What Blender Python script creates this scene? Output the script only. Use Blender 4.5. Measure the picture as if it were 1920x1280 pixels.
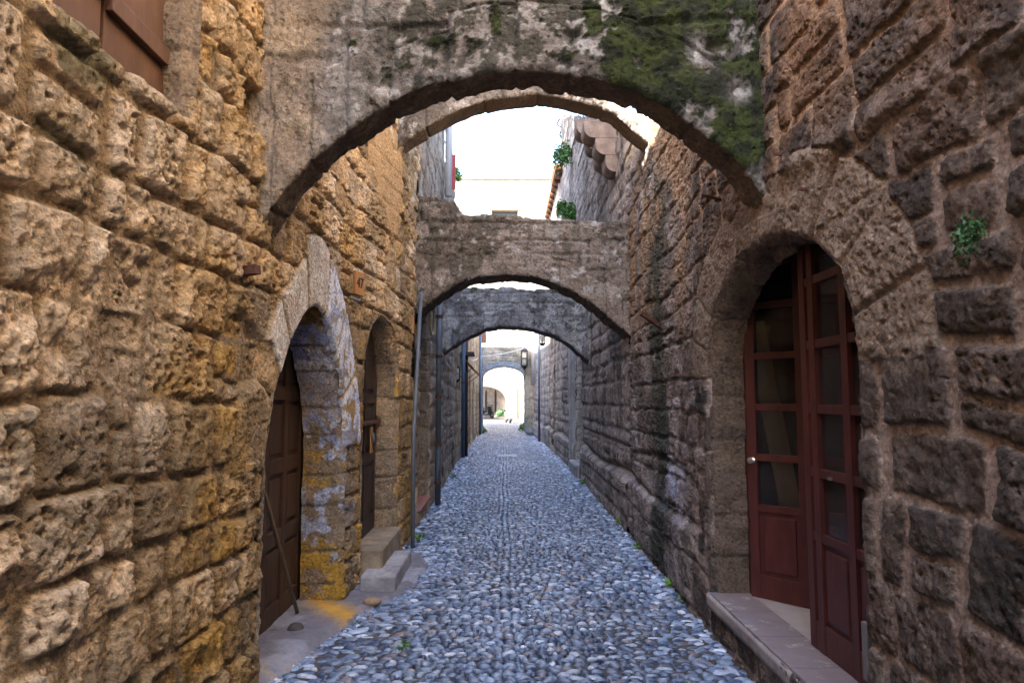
import bpy, bmesh, math, random
import numpy as np
from mathutils import Vector, Matrix
for o in list(bpy.data.objects): bpy.data.objects.remove(o)
SC = bpy.context.scene; COL = SC.collection
R = math.radians
# ---------------------------------------------------------------- camera
EYE = Vector((0, 0, 1.55)); FPX = 1280.0
PITCH = math.atan(110/1280); YAW = math.atan(15/1280)
cam = bpy.data.cameras.new('camera'); co = bpy.data.objects.new('camera', cam); COL.objects.link(co)
co.location = EYE; co.rotation_euler = (R(90)+PITCH, 0, -YAW)
cam.lens = 24; cam.sensor_width = 36; cam.clip_start = .05; cam.clip_end = 1000
cam.dof.use_dof = True; cam.dof.focus_distance = 6.0; cam.dof.aperture_fstop = 7.1
SC.camera = co
# ---------------------------------------------------------------- light
SUN_EL = R(40); SUN_DIR = Vector((-.80, -.60, 0)).normalized()
w = bpy.data.worlds.new('World'); SC.world = w; w.use_nodes = True
nt = w.node_tree; bg = nt.nodes['Background']
sky = nt.nodes.new('ShaderNodeTexSky'); sky.sky_type = 'NISHITA'; sky.sun_disc = False
sky.sun_elevation = SUN_EL; sky.sun_rotation = math.atan2(SUN_DIR.x, SUN_DIR.y)
sky.air_density = 1.0; sky.dust_density = 2.5; sky.ozone_density = 1.0
nt.links.new(sky.outputs[0], bg.inputs[0]); bg.inputs[1].default_value = .15
sl = bpy.data.lights.new('sun', 'SUN'); sl.energy = 4.0; sl.angle = R(.5); sl.color = (1, .93, .82)
so = bpy.data.objects.new('sun', sl); COL.objects.link(so)
sv = Vector((SUN_DIR.x*math.cos(SUN_EL), SUN_DIR.y*math.cos(SUN_EL), math.sin(SUN_EL)))
so.rotation_euler = sv.to_track_quat('Z', 'Y').to_euler(); so.location = (0, 0, 30)
SC.view_settings.view_transform = 'Standard'; SC.view_settings.look = 'None'
SC.view_settings.gamma = 1; SC.view_settings.use_curve_mapping = False
SC.view_settings.exposure = 3.6
SC.render.engine = 'CYCLES'
SC.cycles.max_bounces = 8; SC.cycles.diffuse_bounces = 5
# ---------------------------------------------------------------- geometry of the picture
_F = Vector((math.sin(YAW)*math.cos(PITCH), math.cos(YAW)*math.cos(PITCH), math.sin(PITCH)))
_Rv = Vector((math.cos(YAW), -math.sin(YAW), 0)); _U = _Rv.cross(_F)
def at(px, py, Y):
    d = _F + _Rv*((px-960)/FPX) - _U*((py-640)/FPX)
    return EYE + d*(Y/d.y)
XLp = [(-9,-1.35),(1,-1.33),(3.6,-1.26),(5.2,-1.22),(5.8,-1.19),(6.8,-1.06),(8,-1.05),(12,-1.10),(18,-1.17),(31,-1.12)]
XRp = [(-9,1.34),(2.6,1.36),(4.6,1.37),(5.6,1.44),(8,1.50),(12,1.55),(15,1.58),(22,1.52),(31,1.32)]
def XL(u): return np.interp(u, [a for a, b in XLp], [b for a, b in XLp])
def XR(u): return np.interp(u, [a for a, b in XRp], [b for a, b in XRp])
# ---------------------------------------------------------------- noise
def _h(ix, iy, seed):
    x = (ix.astype(np.int64)*374761393 + iy.astype(np.int64)*668265263 + int(seed)*974634777) & 0xffffffff
    x = ((x ^ (x >> 13))*1274126177) & 0xffffffff
    x = ((x ^ (x >> 16))*2246822519) & 0xffffffff
    x = x ^ (x >> 15)
    return (x & 0xffffff)/float(0x1000000)
def vn(x, y, seed=0):
    fx = np.floor(x); fy = np.floor(y); tx = x-fx; ty = y-fy
    tx = tx*tx*(3-2*tx); ty = ty*ty*(3-2*ty)
    a = _h(fx, fy, seed); b = _h(fx+1, fy, seed); c = _h(fx, fy+1, seed); d = _h(fx+1, fy+1, seed)
    return a+(b-a)*tx+(c-a)*ty+(a-b-c+d)*tx*ty
def fbm(x, y, seed=0, o=4, g=.5):
    s = 0; a = 1; t = 0
    for i in range(o):
        s = s+a*vn(x*2**i+i*7.3, y*2**i+i*3.1, seed+i*17); t += a; a *= g
    return s/t
def ridge(x, y, seed=0, o=4):
    s = 0; a = 1; t = 0
    for i in range(o):
        s = s+a*(1-abs(2*vn(x*2**i+i*7.3, y*2**i+i*3.1, seed+i*17)-1)); t += a; a *= .55
    return s/t
def pits(x, y, seed=0, prob=.6, rmax=.45):
    fx = np.floor(x); fy = np.floor(y); out = np.zeros_like(x)
    for dx in (-1, 0, 1):
        for dy in (-1, 0, 1):
            cx = fx+dx; cy = fy+dy
            on = _h(cx, cy, seed+3) < prob
            r = (.35+.65*_h(cx, cy, seed+4))*rmax
            px = cx+.2+.6*_h(cx, cy, seed+1); py = cy+.2+.6*_h(cx, cy, seed+2)
            d = np.hypot(x-px, (y-py)*1.2)/r
            v = np.where(on, np.clip(1-d, 0, 1), 0)
            out = np.maximum(out, v*(3-2*v)*v*(.5+.5*_h(cx, cy, seed+5)))
    return out
def sst(a, b, x):
    t = np.clip((x-a)/(b-a), 0, 1); return t*t*(3-2*t)
# ---------------------------------------------------------------- mesh helpers
HOUSES = set()      # things whose parts are modelled in world coordinates
def link(name, me, mat, parent=None, smooth=True):
    o = bpy.data.objects.new(name, me); COL.objects.link(o)
    if mat: me.materials.append(mat)
    if parent:
        o.parent = parent
        if parent.name in HOUSES: o.location = -parent.location
    if smooth: me.polygons.foreach_set('use_smooth', [True]*len(me.polygons))
    return o
def raw_mesh(name, V, Fc, col=None):
    """V (n,3), Fc (m,4) ints; optional per vertex colour"""
    me = bpy.data.meshes.new(name); k = Fc.shape[1]
    me.vertices.add(len(V)); me.vertices.foreach_set('co', V.astype(np.float32).ravel())
    me.loops.add(Fc.size); me.loops.foreach_set('vertex_index', Fc.astype(np.int32).ravel())
    me.polygons.add(len(Fc)); me.polygons.foreach_set('loop_start', np.arange(0, Fc.size, k, dtype=np.int32))
    me.polygons.foreach_set('loop_total', np.full(len(Fc), k, dtype=np.int32))
    if col is not None:
        a = me.attributes.new('col', 'FLOAT_COLOR', 'POINT')
        c4 = np.ones((len(V), 4), np.float32); c4[:, :3] = col
        a.data.foreach_set('color', c4.ravel())
    me.update(calc_edges=True)
    return me
def grid(name, P, col, mat, parent=None, mask=None, flip=False):
    n, m = P.shape[:2]
    idx = np.arange(n*m).reshape(n, m)
    q = np.stack([idx[:-1, :-1], idx[1:, :-1], idx[1:, 1:], idx[:-1, 1:]], -1)
    if flip: q = q[..., ::-1]
    if mask is not None: q = q[mask]
    q = q.reshape(-1, 4)
    used = np.zeros(n*m, bool); used[q.ravel()] = True
    re = np.cumsum(used)-1
    me = raw_mesh(name, P.reshape(-1, 3)[used], re[q], None if col is None else col.reshape(-1, 3)[used])
    return link(name, me, mat, parent)
def tag(o, label=None, cat=None, group=None, kind=None):
    if label: o['label'] = label
    if cat: o['category'] = cat
    if group: o['group'] = group
    if kind: o['kind'] = kind
    return o
def empty(name, loc, label=None, cat=None, group=None, rz=0):
    o = bpy.data.objects.new(name, None); COL.objects.link(o)
    o.location = loc; o.rotation_euler = (0, 0, rz); o.empty_display_size = .1
    if name.endswith('_house'): HOUSES.add(o.name)
    return tag(o, label, cat, group)
class MB:
    """collects simple shapes into one bmesh"""
    def __init__(s): s.b = bmesh.new()
    def box(s, lo, hi, bev=0, M=None):
        c = [(a+b)/2 for a, b in zip(lo, hi)]; d = [abs(b-a) for a, b in zip(lo, hi)]
        r = bmesh.ops.create_cube(s.b, size=1)
        vs = r['verts']
        for v in vs: v.co = Vector((v.co.x*d[0]+c[0], v.co.y*d[1]+c[1], v.co.z*d[2]+c[2]))
        if bev:
            es = list({e for v in vs for e in v.link_edges})
            rb = bmesh.ops.bevel(s.b, geom=es, offset=bev, segments=2, affect='EDGES', profile=.6)
            vs = list({v for f in rb['faces'] for v in f.verts} | {v for v in vs if v.is_valid})
        if M is not None:
            for v in vs: v.co = M @ v.co
        return s
    def tube(s, pts, r, seg=10, caps=True):
        pts = [Vector(p) for p in pts]; rings = []
        rr = r if isinstance(r, (list, tuple)) else [r]*len(pts)
        prev = None
        for i, p in enumerate(pts):
            t = (pts[min(i+1, len(pts)-1)]-pts[max(i-1, 0)]).normalized()
            a = prev if prev is not None and abs(prev.dot(t)) < .9 else (Vector((0, 0, 1)) if abs(t.z) < .9 else Vector((1, 0, 0)))
            n1 = (a-t*a.dot(t)).normalized(); n2 = t.cross(n1); prev = n1
            rings.append([s.b.verts.new(p+(n1*math.cos(2*math.pi*k/seg)+n2*math.sin(2*math.pi*k/seg))*rr[i]) for k in range(seg)])
        for a, b in zip(rings[:-1], rings[1:]):
            for k in range(seg): s.b.faces.new((a[k], a[(k+1) % seg], b[(k+1) % seg], b[k]))
        if caps: s.b.faces.new(rings[0][::-1]); s.b.faces.new(rings[-1])
        return s
    def lathe(s, prof, seg=20, M=Matrix()):
        rings = [[s.b.verts.new(M @ Vector((max(r, 1e-4)*math.cos(2*math.pi*k/seg), max(r, 1e-4)*math.sin(2*math.pi*k/seg), z))) for k in range(seg)] for r, z in prof]
        for a, b in zip(rings[:-1], rings[1:]):
            for k in range(seg): s.b.faces.new((a[k], a[(k+1) % seg], b[(k+1) % seg], b[k]))
        s.b.faces.new(rings[0][::-1]); s.b.faces.new(rings[-1])
        return s
    def prism(s, poly, h, M=Matrix()):
        """poly of (x,z), extruded along y from 0 to h"""
        a = [s.b.verts.new(M @ Vector((x, 0, z))) for x, z in poly]; b = [s.b.verts.new(M @ Vector((x, h, z))) for x, z in poly]
        n = len(poly)
        for k in range(n): s.b.faces.new((a[k], a[(k+1) % n], b[(k+1) % n], b[k]))
        s.b.faces.new(a[::-1]); s.b.faces.new(b)
        return s
    def build(s, name, mat, parent=None, smooth=False, jit=0):
        bmesh.ops.recalc_face_normals(s.b, faces=s.b.faces)
        me = bpy.data.meshes.new(name); s.b.to_mesh(me); s.b.free()
        o = link(name, me, mat, parent, smooth)
        return o
# ---------------------------------------------------------------- materials
def new_mat(name):
    m = bpy.data.materials.new(name); m.use_nodes = True
    return m, m.node_tree, m.node_tree.nodes['Principled BSDF']
def N(t, k, **kw):
    n = t.nodes.new(k)
    for a, b in kw.items(): setattr(n, a, b)
    return n
def stone_mat(name, rough=.92, bump=1.0, fine=55, vary=.45, pit=True, dist=.012, spec=.25):
    m, t, b = new_mat(name); L = t.links
    at_ = N(t, 'ShaderNodeAttribute', attribute_name='col')
    tc = N(t, 'ShaderNodeTexCoord')
    n1 = N(t, 'ShaderNodeTexNoise'); n1.inputs['Scale'].default_value = fine; n1.inputs['Detail'].default_value = 6; n1.inputs['Roughness'].default_value = .7
    n2 = N(t, 'ShaderNodeTexNoise'); n2.inputs['Scale'].default_value = fine*.22; n2.inputs['Detail'].default_value = 5; n2.inputs['Roughness'].default_value = .65
    for n in (n1, n2): L.new(tc.outputs['Object'], n.inputs['Vector'])
    mr = N(t, 'ShaderNodeMapRange'); mr.inputs[1].default_value = .3; mr.inputs[2].default_value = .7; mr.inputs[3].default_value = 1-vary; mr.inputs[4].default_value = 1+vary
    L.new(n1.outputs['Fac'], mr.inputs[0])
    mr2 = N(t, 'ShaderNodeMapRange'); mr2.inputs[1].default_value = .3; mr2.inputs[2].default_value = .7; mr2.inputs[3].default_value = .82; mr2.inputs[4].default_value = 1.18
    L.new(n2.outputs['Fac'], mr2.inputs[0])
    mu = N(t, 'ShaderNodeMath', operation='MULTIPLY'); L.new(mr.outputs[0], mu.inputs[0]); L.new(mr2.outputs[0], mu.inputs[1])
    vm = N(t, 'ShaderNodeVectorMath', operation='SCALE'); L.new(at_.outputs['Color'], vm.inputs[0]); L.new(mu.outputs[0], vm.inputs['Scale'])
    L.new(vm.outputs[0], b.inputs['Base Color'])
    b.inputs['Roughness'].default_value = rough; b.inputs['Specular IOR Level'].default_value = spec
    h = n1.outputs['Fac']
    if pit:
        wv = N(t, 'ShaderNodeVectorMath', operation='MULTIPLY_ADD'); L.new(n1.outputs['Color'], wv.inputs[0]); wv.inputs[1].default_value = (.02, .02, .02); L.new(tc.outputs['Object'], wv.inputs[2])
        for sc_, wt in ((fine*.55, .55), (fine*1.6, .30)):
            v = N(t, 'ShaderNodeTexVoronoi'); v.inputs['Scale'].default_value = sc_; L.new(wv.outputs[0], v.inputs['Vector'])
            mv = N(t, 'ShaderNodeMapRange'); mv.inputs[1].default_value = .10; mv.inputs[2].default_value = .36; L.new(v.outputs['Distance'], mv.inputs[0])
            ad = N(t, 'ShaderNodeMath', operation='MULTIPLY_ADD'); L.new(mv.outputs[0], ad.inputs[0]); ad.inputs[1].default_value = wt; L.new(h, ad.inputs[2]); h = ad.outputs[0]
    bp = N(t, 'ShaderNodeBump'); bp.inputs['Strength'].default_value = bump; bp.inputs['Distance'].default_value = dist
    L.new(h, bp.inputs['Height']); L.new(bp.outputs[0], b.inputs['Normal'])
    return m
M_STONE = stone_mat('tuff_stone', bump=1.0, dist=.022, fine=50, vary=.5)
M_STONE_FAR = stone_mat('weathered_stone', bump=1.0, fine=22, dist=.05, vary=.4)
M_ARCH = stone_mat('grey_weathered_stone', bump=1.0, fine=38, dist=.025, vary=.45)
M_PEB = stone_mat('river_pebble', rough=.30, bump=.25, fine=45, vary=.32, pit=False, dist=.004, spec=.6)
M_CEM = stone_mat('cement', rough=.85, bump=.5, fine=40, vary=.18, pit=False, dist=.006)
def paint_mat(name, c, rough=.55, vary=.3, scale=12, bump=.2, c2=None, worn=0, stretch=(1, 1, 1), metal=0):
    m, t, b = new_mat(name); L = t.links
    tc = N(t, 'ShaderNodeTexCoord'); mp = N(t, 'ShaderNodeMapping'); mp.inputs['Scale'].default_value = stretch
    L.new(tc.outputs['Object'], mp.inputs[0])
    n = N(t, 'ShaderNodeTexNoise'); n.inputs['Scale'].default_value = scale; n.inputs['Detail'].default_value = 7; n.inputs['Roughness'].default_value = .65
    L.new(mp.outputs[0], n.inputs['Vector'])
    cr = N(t, 'ShaderNodeValToRGB'); e = cr.color_ramp.elements
    e[0].position = .3; e[1].position = .7
    e[0].color = (*[x*(1-vary) for x in c], 1); e[1].color = (*[min(1, x*(1+vary)) for x in c], 1)
    L.new(n.outputs['Fac'], cr.inputs[0]); out = cr.outputs[0]
    if c2:
        n3 = N(t, 'ShaderNodeTexNoise'); n3.inputs['Scale'].default_value = scale*.6; n3.inputs['Detail'].default_value = 9; n3.inputs['Roughness'].default_value = .75
        L.new(mp.outputs[0], n3.inputs['Vector'])
        r3 = N(t, 'ShaderNodeMapRange'); r3.inputs[1].default_value = .72-worn; r3.inputs[2].default_value = .76-worn; L.new(n3.outputs['Fac'], r3.inputs[0])
        mx = N(t, 'ShaderNodeMix', data_type='RGBA'); L.new(r3.outputs[0], mx.inputs[0]); L.new(out, mx.inputs[6]); mx.inputs[7].default_value = (*c2, 1); out = mx.outputs[2]
    L.new(out, b.inputs['Base Color']); b.inputs['Roughness'].default_value = rough; b.inputs['Metallic'].default_value = metal
    bp = N(t, 'ShaderNodeBump'); bp.inputs['Strength'].default_value = bump; bp.inputs['Distance'].default_value = .01
    L.new(n.outputs['Fac'], bp.inputs['Height']); L.new(bp.outputs[0], b.inputs['Normal'])
    return m
M_REDWOOD = paint_mat('dark_red_paint', (.066, .015, .013), .5, .35, 14, .4, (.13, .06, .05), .05, (1, 1, .25))
M_BROWNWOOD = paint_mat('old_brown_wood', (.06, .029, .015), .65, .35, 16, .5, (.16, .09, .05), .02, (1, 1, .12))
M_SHUTWOOD = paint_mat('shutter_brown_paint', (.13, .062, .036), .7, .25, 10, .5, (.34, .2, .15), .07, (1, 1, .3))
M_DARKWOOD = paint_mat('near_black_brown_wood', (.03, .015, .01), .5, .3, 16, .3, None, 0, (1, 1, .15))
M_STICK = paint_mat('pale_stick_wood', (.22, .15, .08), .7, .25, 20, .3, None, 0, (1, 1, .2))
M_PIPE = paint_mat('weathered_grey_pipe', (.11, .12, .135), .5, .25, 9, .2, (.2, .08, .04), .05, (1, 1, .35))
M_PIPED = paint_mat('dark_grey_pipe', (.05, .06, .075), .5, .25, 9, .2, (.16, .07, .04), .03, (1, 1, .35))
M_PIPEB = paint_mat('blue_grey_pipe', (.06, .1, .17), .45, .2, 9, .2)
M_PIPEW = paint_mat('white_pipe', (.55, .56, .6), .5, .12, 9, .1)
M_IRON = paint_mat('black_iron', (.015, .015, .018), .5, .3, 20, .3)
M_RUST = paint_mat('rusty_iron', (.09, .035, .018), .85, .4, 25, .5)
M_HOSE = paint_mat('cream_hose', (.34, .3, .22), .5, .15, 20, .1)
M_WIRE = paint_mat('grey_wire', (.18, .18, .19), .5, .1, 20, .1)
M_TILE = paint_mat('terracotta_tile', (.33, .12, .09), .55, .2, 14, .3, (.4, .33, .26), .08)
M_TILE_L = paint_mat('dusty_floor_tile', (.21, .175, .185), .45, .15, 10, .2, (.42, .38, .34), .14)
M_ROOFTILE = paint_mat('orange_roof_tile', (.5, .22, .1), .8, .3, 6, .4)
M_PLATE = paint_mat('ochre_number_plate', (.42, .2, .07), .5, .1, 10, .1)
M_INK = paint_mat('black_ink', (.015, .012, .012), .6, .1, 10, .1)
M_REDSH = paint_mat('red_shutter_paint', (.42, .05, .04), .6, .2, 6, .2)
M_BLUESH = paint_mat('blue_grey_shutter_paint', (.12, .19, .26), .6, .2, 6, .2)
M_WHITE = paint_mat('pale_scooter_paint', (.42, .43, .43), .4, .06, 6, .05)
M_BLACKP = paint_mat('black_plastic', (.02, .02, .022), .4, .1, 6, .05)
M_CORB = paint_mat('corbel_stone', (.24, .17, .13), .9, .4, 7, .9, (.34, .30, .28), .1)
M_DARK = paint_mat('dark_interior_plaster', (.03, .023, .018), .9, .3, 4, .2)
M_PLASTER = paint_mat('house_plaster', (.42, .35, .28), .9, .15, 2, .3)
M_CHROME = paint_mat('brass_and_chrome', (.5, .48, .45), .3, .1, 6, .05, metal=.9)
M_LAMPG = paint_mat('frosted_lamp_glass', (.6, .6, .55), .3, .05, 6, .05)
def glass_mat():
    m, t, b = new_mat('dusty_window_glass'); L = t.links
    b.inputs['Base Color'].default_value = (.04, .045, .055, 1); b.inputs['Roughness'].default_value = .08; b.inputs['Specular IOR Level'].default_value = .8
    tr = N(t, 'ShaderNodeBsdfTransparent'); mx = N(t, 'ShaderNodeMixShader')
    tc = N(t, 'ShaderNodeTexCoord'); n = N(t, 'ShaderNodeTexNoise'); n.inputs['Scale'].default_value = 6; n.inputs['Detail'].default_value = 6; L.new(tc.outputs['Object'], n.inputs['Vector'])
    mr = N(t, 'ShaderNodeMapRange'); mr.inputs[3].default_value = .12; mr.inputs[4].default_value = .38; L.new(n.outputs['Fac'], mr.inputs[0]); L.new(mr.outputs[0], mx.inputs[0])
    L.new(tr.outputs[0], mx.inputs[1]); L.new(b.outputs[0], mx.inputs[2]); L.new(mx.outputs[0], t.nodes['Material Output'].inputs[0])
    return m
M_GLASS = glass_mat()
def leaf_mat(name, c):
    m, t, b = new_mat(name); L = t.links
    g = N(t, 'ShaderNodeNewGeometry'); cr = N(t, 'ShaderNodeValToRGB'); e = cr.color_ramp.elements
    e[0].color = (*[x*.55 for x in c], 1); e[1].color = (*[x*1.5 for x in c], 1)
    L.new(g.outputs['Random Per Island'], cr.inputs[0]); L.new(cr.outputs[0], b.inputs['Base Color']); b.inputs['Roughness'].default_value = .6
    b.inputs['Subsurface Weight'].default_value = 0
    return m
M_LEAF = leaf_mat('green_leaf', (.05, .14, .025)); M_LEAFL = leaf_mat('bright_green_leaf', (.12, .24, .03)); M_LEAFD = leaf_mat('dark_green_leaf', (.035, .10, .028))
def ashlar_mat(name, c, mort, bw=.5, bh=.28, c2=None):
    m, t, b = new_mat(name); L = t.links
    tc = N(t, 'ShaderNodeTexCoord'); sp = N(t, 'ShaderNodeSeparateXYZ'); cb = N(t, 'ShaderNodeCombineXYZ'); L.new(tc.outputs['Object'], sp.inputs[0])
    ad = N(t, 'ShaderNodeMath', operation='ADD'); L.new(sp.outputs[0], ad.inputs[0]); L.new(sp.outputs[1], ad.inputs[1]); L.new(ad.outputs[0], cb.inputs[0]); L.new(sp.outputs[2], cb.inputs[1])
    br = N(t, 'ShaderNodeTexBrick'); br.inputs['Scale'].default_value = 1; br.inputs['Brick Width'].default_value = bw; br.inputs['Row Height'].default_value = bh
    br.inputs['Mortar Size'].default_value = .012; br.inputs['Mortar Smooth'].default_value = .3
    br.inputs['Color1'].default_value = (*c, 1); br.inputs['Color2'].default_value = (*(c2 or [x*.8 for x in c]), 1); br.inputs['Mortar'].default_value = (*mort, 1)
    L.new(cb.outputs[0], br.inputs['Vector'])
    n = N(t, 'ShaderNodeTexNoise'); n.inputs['Scale'].default_value = 3; n.inputs['Detail'].default_value = 8; L.new(tc.outputs['Object'], n.inputs['Vector'])
    mr = N(t, 'ShaderNodeMapRange'); mr.inputs[1].default_value = .3; mr.inputs[2].default_value = .7; mr.inputs[3].default_value = .75; mr.inputs[4].default_value = 1.2; L.new(n.outputs['Fac'], mr.inputs[0])
    vm = N(t, 'ShaderNodeVectorMath', operation='SCALE'); L.new(br.outputs['Color'], vm.inputs[0]); L.new(mr.outputs[0], vm.inputs['Scale']); L.new(vm.outputs[0], b.inputs['Base Color'])
    b.inputs['Roughness'].default_value = .9
    bp = N(t, 'ShaderNodeBump'); bp.inputs['Distance'].default_value = .03; L.new(n.outputs['Fac'], bp.inputs['Height']); L.new(bp.outputs[0], b.inputs['Normal'])
    return m
M_ASH = ashlar_mat('pale_ashlar', (.27, .235, .19), (.17, .14, .11), .9, .5)
M_ASHP = ashlar_mat('pinkish_ashlar', (.45, .36, .32), (.34, .28, .25), .5, .28)

# ---------------------------------------------------------------- masonry
def masonry(u, z, seed, hc=(.2, .34), wb=(.24, .52), warp=.03, split=.18, gap=.012, vg=1.0):
    """returns distance to the nearest joint, three randoms per block, and centred block coords"""
    wu = u+warp*2*(fbm(u*2.2, z*2.2, seed+50, 3)-.5); wz = z+warp*2.4*(fbm(u*1.3+9, z*1.6, seed+51, 3)-.5)
    wu = wu+warp*.5*(vn(u*9, z*9, seed+52)-.5); wz = wz+warp*.5*(vn(u*9, z*9, seed+53)-.5)
    rng = np.random.RandomState(seed)
    cz = [-.6]
    while cz[-1] < 14: cz.append(cz[-1]+rng.uniform(*hc))
    cz = np.array(cz); ci = np.clip(np.searchsorted(cz, wz)-1, 0, len(cz)-2)
    u0 = np.zeros_like(u); u1 = np.ones_like(u); bid = np.zeros(u.shape, np.int64)
    umin, umax = wu.min()-1, wu.max()+1
    for c in np.unique(ci):
        rc = np.random.RandomState(seed*131+int(c)); bs = [umin-rc.uniform(0, .5)]
        k = (cz[c+1]-cz[c])/np.mean(hc)
        while bs[-1] < umax+1: bs.append(bs[-1]+rc.uniform(*wb)*(.75+.35*k)*(1 if rc.rand() > .15 else .5))
        bs = np.array(bs); mm = ci == c; bi = np.searchsorted(bs, wu[mm])-1
        u0[mm] = bs[bi]; u1[mm] = bs[bi+1]; bid[mm] = bi+1
    z0 = cz[ci].copy(); z1 = cz[ci+1].copy()
    sp = (_h(bid, ci, seed+7) < split*1.3) & (z1-z0 > .27)
    zm = z0+(z1-z0)*(.38+.24*_h(bid, ci, seed+8)); up = sp & (wz > zm)
    z1 = np.where(sp & ~up, zm, z1); z0 = np.where(up, zm, z0); bid = bid+up*5000
    g = gap*(.3+1.6*_h(bid, ci, seed+9))
    du = np.minimum(wu-u0, u1-wu)-g*vg; dz = np.minimum(wz-z0, z1-wz)-g
    r = .028
    d = np.where((du < r) & (dz < r), r-np.hypot(np.clip(r-du, 0, None), np.clip(r-dz, 0, None)), np.minimum(du, dz))
    d = d+.016*(fbm(u*22, z*22, seed+12, 3, .6)-.5)+.010*(vn(u*9, z*9, seed+13)-.5)
    r1 = _h(bid, ci, seed+21); r2 = _h(bid, ci, seed+22); r3 = _h(bid, ci, seed+23); r4 = _h(bid, ci, seed+24)
    return d, r1, r2, r3, r4, (wu-(u0+u1)/2), (wz-(z0+z1)/2)
class Opening:
    def __init__(s, c, w, z0, zs, za, p=2.0, ring=0, name=''):
        s.c, s.w, s.z0, s.zs, s.za, s.p, s.ring, s.name = c, w, z0, zs, za, p, ring, name
        s.h = za-zs
    def sdf(s, u, z):
        a = np.abs(u-s.c)/s.w; b = np.clip(z-s.zs, 0, None)/s.h
        g = (a**s.p+b**s.p+1e-9)**(1/s.p)
        k = np.where(z > s.zs, min(s.w, s.h)*1.0, s.w)
        return np.maximum((g-1)*k, s.z0-z)
    def boundary(s, step=.02):
        pts = []
        zz = np.arange(s.z0-.02, s.zs, step); pts += [(s.c-s.w, z) for z in zz]
        th = np.linspace(0, math.pi, 220)
        for t in th: pts.append((s.c-s.w*np.sign(math.cos(t))*abs(math.cos(t))**(2/s.p), s.zs+s.h*abs(math.sin(t))**(2/s.p)))
        pts += [(s.c+s.w, z) for z in zz[::-1]]
        P = np.array(pts); L = np.concatenate([[0], np.cumsum(np.hypot(*np.diff(P, axis=0).T))])
        keep = np.concatenate([[True], np.diff(L) > 1e-6]); P = P[keep]; L = L[keep]
        q = np.arange(0, L[-1], step); return np.stack([np.interp(q, L, P[:, 0]), np.interp(q, L, P[:, 1])], 1), q
def wall(name, side, us, zs, style, seed, parent=None, openings=(), ztop=None, mat=None, Xf=None, offs=0.0):
    Xf = Xf or (XL if side < 0 else XR)
    U, Z = np.meshgrid(us, zs, indexing='ij')
    U = U.copy(); Z = Z.copy()
    sd = np.full(U.shape, 9.0)
    ow = None
    for o in openings: sd = np.minimum(sd, o.sdf(U, Z)+.014*(fbm(U*7, Z*7, seed+60, 3)-.5)*(o.p < 5))
    ins = sd <= 0
    anyout = ~(ins[:-1, :-1] & ins[1:, :-1] & ins[:-1, 1:] & ins[1:, 1:])
    if ztop is not None:
        zt = ztop((U[:-1, :-1]+U[1:, 1:])/2); anyout &= Z[:-1, :-1] < zt
    e = 1e-3
    for it in range(2):
        S = np.full(U.shape, 9.0); Gx = S.copy(); Gz = S.copy()
        for o in openings:
            nz = .014*(fbm(U*7, Z*7, seed+60, 3)-.5)*(o.p < 5)
            a = o.sdf(U, Z)+nz; c = a < S
            S = np.where(c, a, S); Gx = np.where(c, o.sdf(U+e, Z)+nz, Gx); Gz = np.where(c, o.sdf(U, Z+e)+nz, Gz)
        mv = S < 0; gx = (Gx-S)/e; gz = (Gz-S)/e; g2 = gx*gx+gz*gz+1e-6
        near = mv & (S > -.12)
        U = np.where(near, U-S*gx/g2, U); Z = np.where(near, Z-S*gz/g2, Z)
    sd = np.full(U.shape, 9.0)
    for o in openings: sd = np.minimum(sd, np.maximum(o.sdf(U, Z), 0))
    h, C = style(U, Z, sd, seed, openings)
    if openings:
        wr = .035
        h = np.where(sd < wr, h-(1-np.sqrt(np.clip(1-(1-sd/wr)**2, 0, 1)))*.035, h)
    X = Xf(U)-side*(h+offs)
    P = np.stack([X, U, Z], -1)
    return grid(name, P, C, mat or M_STONE, parent, anyout, flip=(side < 0))
def lerp(a, b, t): return a+(b-a)*t[..., None]
def c3(*c): return np.array(c)
def ringblocks(U, Z, o, seed):
    """voussoir blocks round an arched opening: (mask, joint distance, randoms)"""
    s = o.sdf(U, Z); ang = np.arctan2(Z-(o.zs-.05), -(U-o.c)*(o.h/o.w))
    s = s+.02*(vn(U*6, Z*6, seed+70)-.5)
    n = max(5, int(round(math.pi*(o.w+o.h)/2/(.42 if o.name == 'pointed' else .27))))
    q = ang/math.pi*n; k = np.floor(q); f = q-k
    arc = math.pi*(o.w+o.h)/2/n
    wr = o.ring*(.8+.45*_h(k, k*0, seed+71))
    m = (Z > o.zs-.02) & (s < wr) & (s > -.2)
    d = np.minimum(np.minimum(f, 1-f)*arc, wr-s)-.008
    return m, d, _h(k, k*0, seed+72), _h(k, k*0, seed+73), ang
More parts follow.
